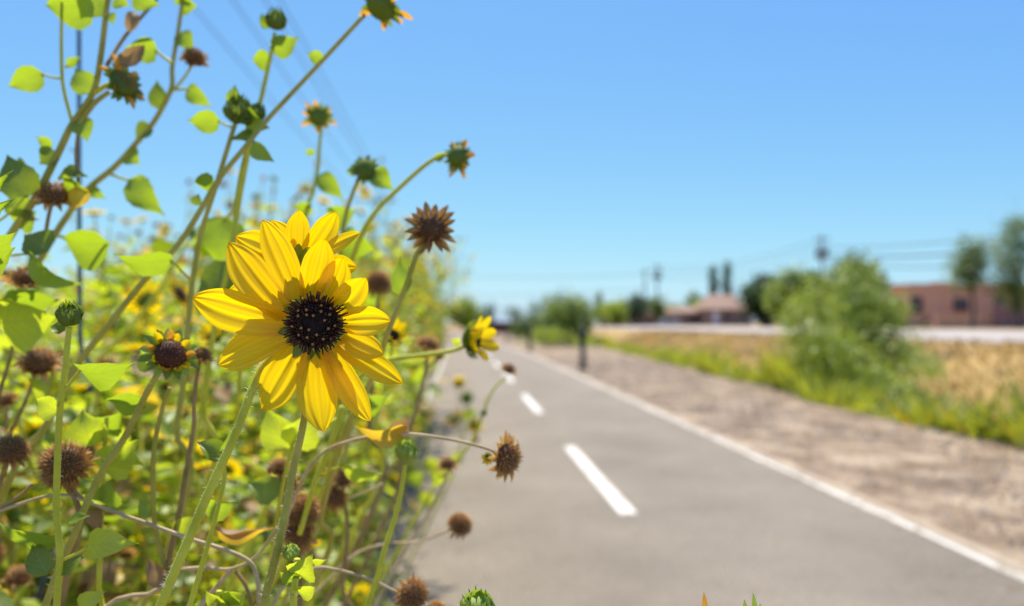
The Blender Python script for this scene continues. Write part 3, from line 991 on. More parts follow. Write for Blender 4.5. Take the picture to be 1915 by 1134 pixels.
# heads are built with radius 1 along +Z (the way they face), base at origin
def head_seed(seed, bract=1.0, tint='seed', spikes=110, flat=0.75):
    r = random.Random(seed)
    mb = MB()
    dome(mb, M['seed_d'], 0.62, flat * 0.8, 0, 5, 14, 0.05)
    dome(mb, M['seed_d'], 0.62, -0.35, 0, 4, 14, 0.05)
    for i in range(spikes):
        t = (i + 0.5) / spikes
        ph = i * 2.399963
        rr = math.sqrt(t)
        el = math.acos(min(1, rr * 0.98))
        d = Vector((math.cos(ph) * rr, math.sin(ph) * rr, max(0.05, math.sin(el)) * flat + 0.15))
        p = Vector((math.cos(ph) * rr * 0.55, math.sin(ph) * rr * 0.55, flat * 0.6 * math.sqrt(max(0, 1 - rr * rr))))
        spike(mb, p, d + Vector((r.uniform(-.2, .2), r.uniform(-.2, .2), r.uniform(-.1, .1))), r.uniform(.28, .46), .045,
              M['seed_d'] if tint == 'dark' and r.random() < .8 else M['seed_l'] if r.random() < (0.55 if tint == 'seed_l' else 0.25) else M['seed'])
    nb = 17
    for i in range(nb):
        ph = 2 * math.pi * i / nb + r.uniform(-.1, .1)
        o = Vector((math.cos(ph), math.sin(ph), 0))
        z = r.uniform(-0.35, 0.25)
        base = o * 0.45 + Vector((0, 0, -.18))
        tip = o * (r.uniform(0.85, 1.1) * bract) + Vector((0, 0, z))
        leaf(mb, base, tip, 0.34, M['seed_b'] if tint == 'dark' else M['seed'] if i % 3 else M['seed_l'], (0, 0, 1), 'oval', 0.6, r.uniform(-.1, .25), 0.03, 4, 2)
    return mb


def head_bud(seed, open_=0.25, light=False, nb=20):
    r = random.Random(seed)
    mb = MB()
    cm = M['calyx_l'] if light else M['calyx']
    dome(mb, cm, 0.72, 0.62, 0, 5, 14, 0.03)
    dome(mb, cm, 0.72, -0.5, 0, 5, 14, 0.03)
    for i in range(nb):
        ph = 2.399963 * i
        lay = i / nb
        o = Vector((math.cos(ph), math.sin(ph), 0))
        base = o * (0.45 + 0.25 * (1 - lay)) + Vector((0, 0, -0.3 + 0.25 * lay))
        tip = o * (0.95 * open_ * 1.6 + 0.35 * (1 - lay) + r.uniform(-.08, .08) + 0.12) + Vector((0, 0, 0.75 + 0.25 * lay - open_ * 0.8 * (1 - lay) + r.uniform(-.1, .15)))
        leaf(mb, base, tip, 0.5, cm, o, 'oval', -0.3, 0.28 * (1 - open_), 0.01, 5, 2)
        spike(mb, tip - (tip - base).normalized() * .08, (tip - base) + o * r.uniform(-.3, .5), .3, .05, cm)
    return mb


def head_star(seed, petals=0, pm='petal_o', nb=18, droop=0.0):
    """green calyx with spreading bracts, optionally a few withered petals"""
    r = random.Random(seed)
    mb = MB()
    dome(mb, M['calyx'], 0.66, 0.42, 0, 5, 14, 0.06)
    dome(mb, M['calyx'], 0.66, -0.45, 0, 5, 14, 0.03)
    for i in range(40):
        ph = i * 2.4
        rr = math.sqrt((i + .5) / 40)
        spike(mb, (math.cos(ph) * rr * .5, math.sin(ph) * rr * .5, .35 * math.sqrt(1 - rr * rr) + .05), (math.cos(ph) * rr, math.sin(ph) * rr, .8), .22, .05, M['seed'] if petals else M['calyx_l'])
    for i in range(nb):
        ph = 2 * math.pi * i / nb + r.uniform(-.12, .12)
        o = Vector((math.cos(ph), math.sin(ph), 0))
        base = o * 0.5 + Vector((0, 0, -0.1))
        tip = o * r.uniform(0.95, 1.15) + Vector((0, 0, r.uniform(-.3, .3)))
        leaf(mb, base, tip, 0.32, M['calyx'], (0, 0, 1), 'oval', 0.3, .1, 0.02, 4, 2)
    for i in range(petals):
        ph = 2 * math.pi * i / petals + r.uniform(-.3, .3)
        o = Vector((math.cos(ph), math.sin(ph), 0))
        leaf(mb, o * .55, o * r.uniform(1.05, 1.5) + Vector((0, 0, r.uniform(-.1, .5))), .34, M[pm], (0, 0, 1), 'petal', .6, .15, .03, 5, 4)
    return mb


def head_flower(seed, disc_r=0.36, np_=15, cup=0.12, rows=6):
    r = random.Random(seed)
    mb = MB()
    dome(mb, M['disc'], disc_r, disc_r * .45, 0.03, 4, 12, .05)
    for i in range(50):
        ph = i * 2.4
        rr = math.sqrt((i + .5) / 50)
        spike(mb, (math.cos(ph) * rr * disc_r * .95, math.sin(ph) * rr * disc_r * .95, .03 + disc_r * .4 * math.sqrt(1 - rr * rr)),
              (math.cos(ph) * rr * .7, math.sin(ph) * rr * .7, .8), .1, .022, M['floret'] if i % 4 else M['pollen'])
    dome(mb, M['calyx'], disc_r * 1.05, -0.22, 0, 4, 12, .03)
    for i in range(14):
        ph = 2 * math.pi * i / 14
        o = Vector((math.cos(ph), math.sin(ph), 0))
        leaf(mb, o * disc_r * .8 + Vector((0, 0, -.08)), o * (disc_r + .28) + Vector((0, 0, -.05)), .16, M['calyx'], (0, 0, 1), 'oval', .3, .0, .02, 3, 2)
    for i in range(np_):
        ph = 2 * math.pi * i / np_ + r.uniform(-.1, .1)
        o = Vector((math.cos(ph), math.sin(ph), 0))
        base = o * disc_r * .85
        tip = o * r.uniform(.88, 1.08) + Vector((0, 0, cup + r.uniform(-.1, .12)))
        leaf(mb, base, tip, .27, M['petal'], (0, 0, 1), 'petal', .4, r.uniform(.02, .1), .01, rows, 4)
    return mb


def head_fuzz(seed, n=420):
    r = random.Random(seed)
    mb = MB()
    dome(mb, M['seed_d'], 0.66, 0.62, 0, 6, 16, 0.04)
    dome(mb, M['seed_d'], 0.66, -0.45, 0, 4, 16, 0.04)
    for i in range(n):
        t = (i + .5) / n
        z = 1 - 1.45 * t
        ph = i * 2.399963
        q = math.sqrt(max(0, 1 - z * z))
        d_ = Vector((math.cos(ph) * q, math.sin(ph) * q, z))
        spike(mb, d_ * .56, d_ + Vector((r.uniform(-.25, .25), r.uniform(-.25, .25), r.uniform(-.1, .3))), r.uniform(.26, .44), .028, M['seed_l'] if r.random() < .5 else M['seed'])
    for i in range(13):
        a_ = i / 13 * 6.283
        o = Vector((math.cos(a_), math.sin(a_), 0))
        leaf(mb, o * .4 + Vector((0, 0, -.3)), o * r.uniform(.8, .95) + Vector((0, 0, -.5 + r.uniform(-.15, .2))), .22, M['seed'], (0, 0, 1), 'oval', .5, .1, .03, 4, 2)
    return mb


HEADS = {
    'seed': [head_seed(1, 1.05).build('seed_head', link=False), head_seed(2, 1.1, 'seed_l', 90, .6).build('seed_head', link=False), head_seed(3, 1.22, 'seed', 90, .7).build('seed_head', link=False), head_seed(8, 1.25, 'dark', 90, .55).build('seed_head', link=False)],
    'fuzz': [head_fuzz(5).build('seed_head', link=False), head_fuzz(6, 300).build('seed_head', link=False)],
    'bud': [head_bud(1, .1).build('flower_bud', link=False), head_bud(2, .4).build('flower_bud', link=False)],
    'budl': [head_bud(4, .15, True).build('flower_bud', link=False)],
    'star': [head_star(1).build('spent_head', link=False), head_star(2, 7).build('spent_head', link=False)],
    'starp': [head_star(3, 8).build('spent_head', link=False)],
    'flower': [head_flower(1).build('flower_head', link=False), head_flower(2, .33, 13, .25).build('flower_head', link=False)],
}
HNAME = {'seed': 'seed_head', 'fuzz': 'seed_head', 'bud': 'flower_bud', 'budl': 'flower_bud', 'star': 'spent_head', 'starp': 'spent_head', 'flower': 'flower_head'}


def head_matrix(loc, axis, r, roll=None):
    x, y, z = frame(axis)
    m3 = Matrix((x, y, z)).transposed().to_4x4()
    return Matrix.Translation(loc) @ m3 @ Matrix.Rotation(roll if roll is not None else rnd.random() * 6.28, 4, 'Z') @ Matrix.Scale(r, 4)


# ------------------------------------------------------------------ crowd plants (background thicket)
def make_crowd(seed, H, nb, nleaf, mix, lsize=.085, dry=0.1):
    """returns (stem mesh, foliage mesh, list of head specs) with base at the origin"""
    r = random.Random(seed)
    st, lf, heads = MB(), MB(), []
    top = Vector((r.uniform(-.12, .12), r.uniform(-.12, .12), H * .8))
    main = [Vector((0, 0, -.03)), Vector((r.uniform(-.03, .03), r.uniform(-.03, .03), H * .3)), top * .7 + Vector((0, 0, H * .02)), top]
    mp, mr = spline(main, [.009, .008, .006, .0045], 8)
    st.tube(mp, mr, M['stem_olive'], 5)
    tips = []
    for k in range(nb):
        t = 0.25 + 0.75 * (k + r.random()) / nb
        i = min(len(mp) - 1, int(t * (len(mp) - 1)))
        p0 = mp[i]
        a = k * 2.4 + r.uniform(-.4, .4)
        ln = r.uniform(.22, .5) * (H / 1.8) * (1.1 - .3 * t)
        o = Vector((math.cos(a), math.sin(a), 0))
        p1 = p0 + o * ln * .35 + Vector((0, 0, ln * .45))
        p2 = p0 + o * ln * .55 + Vector((0, 0, ln * r.uniform(.8, 1.15)))
        bm = M['stem'] if r.random() > dry else M['stem_brown']
        bp, br = spline([p0, p1, p2], [.0045, .0035, .0022], 5)
        st.tube(bp, br, bm, 4)
        tips.append((bp[-1], (bp[-1] - bp[-3]).normalized()))
        for q in range(r.randint(1, 2)):
            j = r.randint(3, len(bp) - 3)
            oo = Vector((r.uniform(-1, 1), r.uniform(-1, 1), .8)).normalized()
            e = bp[j] + oo * r.uniform(.08, .16)
            st.tube([bp[j], (bp[j] + e) / 2 + Vector((0, 0, -.008)), e], [.0025, .002, .0018], bm, 4)
            tips.append((e, oo))
        for q in range(3):
            j = r.randint(1, len(bp) - 1)
            leaf_at(lf, r, bp[j], lsize * r.uniform(.5, .9), dry)
    tips.append((mp[-1], Vector((0, 0, 1))))
    for q in range(nleaf):
        t = r.uniform(.08, 1) ** 0.8
        p0 = mp[min(len(mp) - 1, int(t * (len(mp) - 1)))]
        leaf_at(lf, r, p0 + Vector((r.gauss(0, .06), r.gauss(0, .06), r.gauss(0, .04))), lsize * r.uniform(.7, 1.35) * (1.2 - .5 * t), dry)
    for (p, dr) in tips:
        kd = r.choices(list(mix), list(mix.values()))[0]
        if kd == 'none':
            continue
        rad = {'seed': .017, 'fuzz': .02, 'bud': .012, 'budl': .012, 'star': .016, 'starp': .016, 'flower': .036}[kd] * r.uniform(.85, 1.2)
        ax = (dr + Vector((r.uniform(-.7, .7), r.uniform(-.9, .3), r.uniform(-.2, .3)))).normalized()
        heads.append((kd, head_matrix(p + ax * rad * .3, ax, rad), r.randrange(len(HEADS[kd]))))
    return st.build('stem', link=False), lf.build('foliage', link=False), heads


BRIGHT = .40                            # share of yellow green leaves, raised to put sunlit brightness into the thicket


def leaf_at(lf, r, p, s, dry, up=.5):
    a = r.random() * 6.28
    o = Vector((math.cos(a), math.sin(a), r.uniform(-.5, .5))).normalized()
    base = p + o * s * .3
    tip = base + o * s + Vector((0, 0, -s * r.uniform(-.1, .4)))
    nrm = Vector((r.uniform(-.7, .7), r.uniform(-.7, .7), 1))
    x = r.random()
    m_ = M['leaf_dry'] if x < dry * .4 else M['leaf_yellow'] if x < dry * .6 else M['leaf2'] if x < BRIGHT else M['leaf'] if x < BRIGHT + .36 else M['leaf_shade']
    leaf(lf, base, tip, s * r.uniform(.55, .8), m_, nrm, 'heart', .25, r.uniform(-.1, .18), .03, 6, 4, seed=r.random())


def place_crowd(pr, x, y, rz, sc, label, group, tilt=(0, 0), name='sunflower_plant', z=0.0, cut=1.0):
    st, lf, heads = pr
    root = empty(name, (x, y, z))
    root.rotation_euler = (Matrix.Rotation(tilt[1], 3, 'Y') @ Matrix.Rotation(tilt[0], 3, 'X') @ Matrix.Rotation(rz, 3, 'Z')).to_euler()
    root.scale = (sc, sc, sc)
    tag(root, label, 'sunflower plant', group)
    inst('stem', st, root)
    inst('foliage', lf, root)
    for (kd, mt, vi) in heads:
        if rnd.random() < cut:
            inst(HNAME[kd], HEADS[kd][vi], root, mt)
    return root


mixA = {'seed': 3.2, 'fuzz': 1.2, 'bud': 1.4, 'star': 1, 'flower': 2.6, 'none': 1.5}
mixB = {'seed': 2, 'bud': 2, 'star': 1.5, 'flower': 3.6, 'none': 1.5}
PROTO = [make_crowd(11, 1.55, 7, 26, mixA), make_crowd(12, 1.7, 8, 24, mixB), make_crowd(13, 1.45, 7, 28, mixA, dry=.25),
         make_crowd(14, 1.6, 7, 22, mixB), make_crowd(15, 1.5, 6, 26, mixA, dry=.2)]
TALL = [make_crowd(21, 2.0, 13, 46, mixA, .07), make_crowd(22, 2.1, 13, 42, mixB, .07)]

zone = [(2.2, 'bright leafy sunflower plant just behind the large flower'), (4.5, 'wild sunflower plant with small heads in the middle of the thicket'),
        (9, 'blurred sunflower plant farther along the left edge of the path'), (99, 'far sunflower plant in the hedge beside the path')]
cnt = 0


def crowd(x, y, pr=None, sc=None):
    global cnt
    lab = [l for q, l in zone if y < q][0]
    pr = pr or rnd.choice(PROTO)
    place_crowd(pr, x, y, rnd.random() * 6.28, sc or rnd.uniform(.82, 1.05), lab, lab.replace('plant', 'plants'),
                (rnd.uniform(-.08, .08), rnd.uniform(0.0, .16)), cut=1.0 if y < 6 else .6)
    cnt += 1


for (n_, y0, y1, xw) in ((20, .95, 2.2, 1.3), (34, 2.2, 4.5, 2.2), (30, 4.5, 9, 3.0), (26, 9, 22, 3.0), (16, 22, 50, 3.0)):
    for i in range(n_):
        y = y0 + (y1 - y0) * (i + rnd.random()) / n_
        x = -0.80 - xw * rnd.random() ** 1.3 + shift(y)
        crowd(x, y)
for i in range(34):                      # plants at the very edge, leaning out over the path
    y = 1.0 + 8.0 * ((i + rnd.random()) / 34) ** 1.3
    lab = 'edge sunflower plant leaning out over the path line'
    place_crowd(rnd.choice(PROTO), -.66 - .15 * rnd.random(), y, rnd.random() * 6.28, rnd.uniform(.66, .86), lab, 'plants leaning over the path edge',
                (rnd.uniform(-.06, .06), rnd.uniform(.08, .30)), cut=.9)
for (px, d, sc) in ((-20, .95, 1.0), (40, .85, .98), (95, 1.0, .96), (150, 1.1, .94), (230, 1.15, .88), (300, 1.25, .86), (20, 1.2, 1.05), (70, 1.35, 1.02), (380, 1.3, .8), (450, 1.5, .8), (520, 1.45, .74), (600, 1.7, .76)):
    place_crowd(rnd.choice(PROTO), bx(px, d), d, rnd.random() * 6.28, sc * .93, 'broad leaved sunflower plant crowding up behind the front stalks', 'plants just behind the front stalks',
                (rnd.uniform(-.04, .04), rnd.uniform(-.04, .04)), cut=.9)
for (y, lean, sc) in ((1.7, .36, .70), (2.0, .30, .74), (2.3, .40, .72), (2.6, .34, .78), (2.9, .42, .74), (3.3, .34, .8), (3.7, .40, .78), (4.2, .38, .74), (3.0, .50, .6), (2.1, .48, .62)):
    place_crowd(PROTO[int(y * 10) % 5], -.66, y, rnd.random() * 6.28, sc, 'strongly leaning sunflower plant hanging out over the asphalt', 'plants hanging over the asphalt', (rnd.uniform(-.08, .08), lean))
# tall sparse stalks against the sky
for (px, d, sc) in ((520, 4.2, 1.04), (505, 4.6, .98), (742, 6.5, 1.05), (755, 7.2, 1.0), (812, 10, 1.2), (828, 11, 1.15), (610, 6.0, 1.18), (212, 4.2, 1.04), (380, 4.0, .98),
                    (330, 4.8, .95), (440, 5.5, 1.0), (180, 4.5, .95), (690, 6.5, 1.05), (525, 3.9, 1.1), (600, 5.2, 1.1), (735, 5.8, 1.1), (770, 8, 1.12), (800, 9, 1.1), (360, 4.4, .95), (640, 6.2, 1.0), (480, 5, 1.05), (515, 4.4, 1.08), (535, 4.8, 1.0), (728, 6.0, 1.12), (748, 6.8, 1.12), (765, 7.6, 1.1), (790, 8.6, 1.15), (820, 10.5, 1.25), (838, 12, 1.25), (350, 4.2, 1.0), (300, 5.2, 1.0), (420, 4.8, .98)):
    xr_ = min(-.72, bx(px, d))
    place_crowd(rnd.choice(TALL), xr_, d, rnd.random() * 6, sc * (1.12 if px > 690 else 1.04), 'tall thin sunflower stalk blurred against the sky', 'tall thin stalks against the sky',
                (rnd.uniform(-.03, .03), math.asin(max(0, min(.4, (bx(px, d) - xr_) / 2.0)))))

# leafy filler under and between the stalks
BRIGHT = .54
lf = MB()
r_ = random.Random(99)
for (n_, ya, yb, smin, smax, h0) in ((10500, .72, 2.2, .024, .050, 1.24), (12500, 2.0, 5.0, .035, .07, 1.42), (9500, 4.6, 12.0, .06, .11, 1.5)):
    for i in range(n_):
        y = ya + (yb - ya) * r_.random() ** 1.1
        xo = r_.random() ** 1.25
        x = -.60 - xo * (.75 + y * .5)
        hm_ = h0 + .16 * noise.noise(Vector((x * 1.6, y * 1.6, 0))) + .10 * min(1, xo * 2) - (.18 if xo < .15 else 0)
        hm_ += .50 * sstep(4.6, 8, y) * (1 if x > -2.0 else .3)
        z = hm_ * r_.random() ** .6
        x += .56 * r_.random() ** 1.2 * (z / 1.2) * (1 if y < 4 else .5)
        leaf_at(lf, r_, Vector((x, y, z)), r_.uniform(smin, smax), .2)
for i in range(5200):        # low growth creeping over the edge line
    y = 2.0 + 9 * r_.random()
    x = -1.0 + .52 * r_.random() + .12 * math.sin(y * 2.1)
    leaf_at(lf, r_, Vector((x, y, .04 + .55 * r_.random() ** 1.3 * max(.1, min(1, (-.2 - x) * 2)))), r_.uniform(.03, .07), .3)
for i in range(11000):
    y = 11 + 75 * r_.random() ** 1.4
    x = -.75 - r_.random() * 3.2 + shift(y)
    z = 2.35 * r_.random() ** .75 * (1 + .12 * noise.noise(Vector((x, y * .5, 0))))
    s = .09 + .004 * y
    c = Vector((x, y, z))
    a = Vector((r_.gauss(0, 1), r_.gauss(0, 1), r_.gauss(0, 1))).normalized()
    b_ = a.orthogonal().normalized()
    lf.add([c - a * s, c + b_ * s * .6, c + a * s, c - b_ * s * .6], [(0, 1, 2, 3)],
           M['leaf2'] if r_.random() < .10 else M['petal'] if r_.random() < .03 else M['leaf_dry'] if r_.random() < .12 else M['leaf_shade'] if r_.random() < .45 else M['leaf'])
tag(lf.build('undergrowth'), kind='stuff')
# dry twigs
tw = MB()
for i in range(900):
    y = .9 + 5 * r_.random() ** 1.5
    x = -.62 - r_.random() * (1.0 + y * .4)
    z = 1.2 * r_.random()
    a = Vector((x, y, z))
    b_ = a + Vector((r_.uniform(-.25, .3), r_.uniform(-.2, .2), r_.uniform(-.05, .35)))
    tw.tube([a, (a + b_) / 2 + Vector((r_.uniform(-.03, .03), 0, r_.uniform(-.03, .03))), b_], [.0025, .002, .0013], M['stem_pale'] if r_.random() < .5 else M['stem_brown'], 4, 3)
tag(tw.build('dry_twigs_undergrowth'), kind='stuff')

exec_fore = True
# ------------------------------------------------------------------ traced foreground stalks
CAMDIR = (-FWD).normalized()


class Plant:
    """one stalk: stem traced through photo positions at true depths and carried on down to the soil"""
    def __init__(self, name, label, group=None, cat='sunflower'):
        self.root = None
        self.name, self.label, self.group, self.cat = name, label, group, cat
        self.stem = MB()
        self.todo = []

    def main(self, pts, r0, r1, mat='stem', ground=True, sides=8, rootx=None, hairs=0):
        ps = [P(*p) for p in pts]
        rr = [r0 + (r1 - r0) * i / (len(ps) - 1) for i in range(len(ps))]
        if ground:
            L = ps[-1]
            gx = rootx if rootx is not None else min(L.x, -.78) - rnd.uniform(0, .2)
            g = Vector((gx, L.y + rnd.uniform(.0, .15), -.02))
            dr = (ps[-1] - ps[-2]).normalized()
            q = L + dr * .12
            mid = q.lerp(g, .45) + Vector((0, 0, -.08))
            ps += [q, mid, g]
            rr += [r1, r1 * 1.15, r1 * 1.3]
        self.base = Vector((ps[-1].x, ps[-1].y, 0)) if ground else ps[-1]
        sp, sr = spline(ps, rr, 6)
        self.stem.tube(sp, sr, M[mat], sides)
        if hairs:
            self.hairs(sp[:len(sp) - (18 if ground else 0)], sr, hairs)
        if self.root is None:
            self.root = empty(self.name, self.base)
            tag(self.root, self.label, self.cat, self.group)
        return sp

    def hairs(self, sp, sr, n):
        mb = MB()
        for _ in range(n):
            i = rnd.randrange(len(sp) - 1)
            t = (sp[i + 1] - sp[i]).normalized()
            a = t.orthogonal().normalized()
            o = Matrix.Rotation(rnd.random() * 6.28, 3, t) @ a
            p = sp[i].lerp(sp[i + 1], rnd.random()) + o * sr[i] * .9
            d = (o + t * rnd.uniform(-.6, .5)).normalized()
            ln = .0008 + .0026 * rnd.random() ** 2
            w = .00008
            s_ = d.cross(CAMDIR)
            s_ = s_.normalized() * w if s_.length > .01 else a * w
            mb.add([p - s_, p + s_, p + d * ln * .6 + s_ * .7, p + d * ln + t * ln * .25, p + d * ln * .6 - s_ * .7], [(0, 1, 2, 3, 4)], M['hair'])
        self.todo.append(('hairs', mb))

    def branch(self, pts, r0, r1, mat='stem', sides=6):
        ps = [P(*p) for p in pts]
        rr = [r0 + (r1 - r0) * i / (len(ps) - 1) for i in range(len(ps))]
        self.stem.tube(ps, rr, M[mat], sides, 5)

    def leaf(self, b, t, wpx, mat='leaf', nrm=(0, 0), fold=.2, curl=.1, kind='heart', pet=None, dt=0.0, wave=.03):
        """b,t = (px,py,depth); nrm = sideways and upward turn of the blade away from facing the viewer"""
        mb = MB()
        B = P(*b)
        T = P(t[0], t[1], t[2] + dt)
        up_ = nrm[1]
        if mat == 'leaf2' and b[1] < 480:  # brighter copy kept for lower leaves, where its colour imitates sunlight
            mat = 'leaf'
        if mat != 'leaf_shade' and (b[1] < 640 or rnd.random() < .75):
            up_ = -up_
        n = CAMDIR + RIGHT * nrm[0] + UP * up_
        leaf(mb, B, T, wpx * math.sqrt(1 + nrm[1] ** 2 * .8) * 1.12 / FPX * b[2], M[mat], n, kind, fold, curl, wave, 10, 6)
        if pet:
            Q = P(*pet)
            r = .0009 if b[2] < .6 else .0012
            mb.tube([Q, (Q + B) / 2 + Vector((0, 0, -.001)), B + (T - B) * .06], [r * 1.2, r, r * .9], M['stem'], 5, 3)
        self.todo.append(('leaf', mb))

    def head(self, kd, px, py, d, rpx, axis, var=0, roll=None):
        self.todo.append((kd, head_matrix(P(px, py, d), Vector(axis), rpx * (1.12 if kd in ('seed', 'fuzz') else 1.06) / FPX * d, roll), var))

    def done(self):
        off = tuple(self.root.location)
        st = self.stem.build('stem', self.root, off)
        for t in self.todo:
            if t[0] in ('hairs', 'leaf'):
                t[1].build('stem_hairs' if t[0] == 'hairs' else 'leaf', self.root, off)
            else:
                m_ = t[1].copy()
                m_.translation = m_.translation - Vector(off)
                inst(HNAME[t[0]], HEADS[t[0]][t[2]], self.root, m_)
        return self.root


def ax(right, up, toward):
    """direction given in view terms: right, up, towards the viewer"""
    return RIGHT * right + UP * up - FWD * toward


# --- A: big stalk on the far left
d = .58
p = Plant('sunflower_stalk', 'thickest leafy stalk leaning up the left edge of the view')
p.main([(214, -60, d), (201, 7, d), (188, 110, d), (174, 174, d), (134, 235, d), (110, 285, d), (67, 369, d), (20, 440, d), (-30, 530, d), (-60, 640, d)], .0019, .0033, 'stem_olive')
p.branch([(172, 178, d), (200, 160, d), (222, 158, d)], .002, .0018)
p.branch([(147, 235, d), (175, 195, d), (205, 172, d)], .0022, .0018, 'stem_olive')
p.branch([(200, 122, d), (235, 67, d + .02), (292, 0, d + .04), (310, -30, d + .05)], .0016, .0012, 'stem_brown')
p.branch([(134, 225, d), (118, 160, d), (115, 90, d), (116, 33, d), (122, -20, d)], .0014, .0011)
p.branch([(147, 345, d), (142, 290, d), (147, 240, d)], .0014, .001, 'stem_brown')
p.branch([(85, 440, d), (92, 400, d), (100, 372, d)], .0015, .0014, 'stem_brown')
p.head('starp', 230, 158, d, 37, ax(.75, .3, .35))
p.head('seed', 103, 368, d, 36, ax(.1, .7, .6), 1)
p.leaf((82, 138, d), (15, 162, d), 40, 'leaf', (.2, .5), pet=(114, 147, d))
p.leaf((126, 124, d), (152, 106, d), 16, 'leaf', (.2, .2), pet=(122, 124, d))
p.leaf((172, 175, d), (140, 128, d), 42, 'leaf2', (.3, .2))
p.leaf((178, 10, d), (85, 8, d), 60, 'leaf2', (.1, .7), curl=.16)
p.leaf((190, -10, d), (150, 35, d), 50, 'leaf', (.1, .5))
p.leaf((216, -6, d), (242, 12, d), 32, 'leaf2', (.1, .4))
p.leaf((206, 25, d), (214, 46, d), 20, 'leaf2', (.1, .2))
p.leaf((250, -12, d), (300, 12, d), 40, 'leaf2', (0, .5))
p.leaf((240, 60, d + .02), (252, 22, d + .03), 22, 'leaf_dry', (.6, .1), .5, .25)
p.leaf((212, 118, d), (270, 84, d + .02), 24, 'leaf_dry', (.1, .8), .5, .2)
p.leaf((295, 95, d + .03), (232, 90, d + .02), 40, 'leaf2', (.1, .4), pet=(322, 118, d + .03))
p.leaf((100, 272, d), (68, 256, d), 20, 'leaf2', (.1, .6))
p.leaf((106, 285, d), (74, 308, d), 36, 'leaf_shade', (.4, .2))
p.leaf((150, 222, d), (166, 266, d), 38, 'leaf2', (.3, .1))
p.leaf((58, 318, d), (20, 345, d - .02), 50, 'leaf', (.3, .5))
p.leaf((118, 345, d), (168, 360, d), 45, 'leaf', (.2, .7))
p.leaf((160, 350, d), (128, 395, d), 30, 'leaf_yellow', (.5, .3))
p.leaf((110, 330, d), (165, 330, d), 30, 'leaf_shade', (.2, .8))
p.leaf((48, 395, d), (75, 412, d), 14, 'leaf_dry', (.2, .9), .5)
p.leaf((45, 395, d), (20, 362, d), 44, 'leaf', (.3, .1))
p.leaf((30, 420, d), (68, 395, d), 44, 'leaf2', (-.1, .5))
p.done()

d = .95
p = Plant('dry_stalk', 'straight upright dark dry stalk behind the thick leaning stalk', cat='stalk')
p.main([(147, -60, d), (148, 100, d), (148, 300, d), (149, 480, d), (150, 640, d)], .0024, .0028, 'bluegrey')
p.branch([(148, 300, d), (140, 285, d), (130, 278, d)], .001, .0008, 'bluegrey')
p.done()

# --- edge leaves and big shaded leaf at left border
d = .42
p = Plant('sunflower_stalk', 'stalk with crinkled sharp edged leaves at the left border')
p.main([(-30, 260, d), (-40, 360, d), (-60, 500, d), (-80, 700, d)], .002, .0032, 'stem')
p.leaf((-35, 340, d), (22, 322, d - .02), 60, 'leaf', (.2, .9), .5, .25, wave=.09)
p.leaf((-35, 375, d), (28, 372, d - .02), 50, 'leaf2', (.2, .8), .5, .2, wave=.1)
p.leaf((-40, 450, d), (33, 432, d - .02), 46, 'leaf2', (.1, 1.2), .3, .15)
p.leaf((-40, 470, d), (30, 462, d), 60, 'leaf', (.1, .9), .3, .15)
p.done()
d = .55
p = Plant('sunflower_stalk', 'short stalk carrying large shaded leaves at the upper left border')
p.main([(-20, 350, d), (-10, 480, d), (-30, 640, d), (-40, 800, d)], .002, .0032, 'stem')
p.leaf((52, 370, d), (14, 290, d), 62, 'leaf_shade', (.3, .2), .15, pet=(-12, 420, d))
p.leaf((-5, 600, d), (110, 590, d), 96, 'leaf2', (.1, .5), .15, .12, pet=(-20, 620, d))
p.leaf((5, 560, d), (112, 560, d + .02), 60, 'leaf', (.1, .9), .15, .1)
p.leaf((58, 470, d), (158, 532, d), 46, 'leaf2', (-.2, .8), .3, .2, pet=(-8, 480, d))
p.leaf((90, 470, d), (45, 440, d), 50, 'leaf_shade', (.1, .7))
p.done()

# --- C: curved thin stalk with leaves
d = .66
p = Plant('sunflower_stalk', 'thin curved stalk with small paired leaves and one brown head')
p.main([(348, -40, d), (339, 20, d), (332, 67, d), (322, 127, d), (320, 168, d), (288, 228, d), (255, 268, d), (215, 312, d), (164, 355, d), (115, 420, d), (60, 510, d), (0, 600, d)], .0016, .0031, 'stem_olive')
p.branch([(322, 172, d), (345, 145, d), (362, 118, d)], .0012, .0011)
p.head('seed', 363, 110, d, 24, ax(.4, .5, .75), 0)
p.leaf((335, 8, d), (370, 12, d), 30, 'leaf2', (.1, .5))
p.leaf((345, -15, d), (328, 10, d), 34, 'leaf', (.1, .5))
p.leaf((338, 60, d), (362, 100, d), 32, 'leaf2', (.2, .2), pet=(330, 72, d))
p.leaf((297, 205, d), (294, 150, d), 30, 'leaf_shade', (.4, .1))
p.leaf((350, 164, d), (398, 201, d), 30, 'leaf2', (.1, .4), pet=(321, 167, d))
p.leaf((284, 235, d), (254, 262, d), 30, 'leaf_shade', (.3, .4))
p.leaf((240, 285, d), (262, 308, d), 34, 'leaf', (.2, .3))
p.leaf((243, 335, d), (308, 405, d), 50, 'leaf', (.15, .2), .15, pet=(205, 325, d))
p.leaf((170, 350, d), (200, 372, d), 20, 'leaf2', (.2, .6))
p.leaf((205, 455, d - .05), (116, 445, d - .05), 66, 'leaf', (.2, .8), .35, .15, pet=(100, 440, d))
p.done()

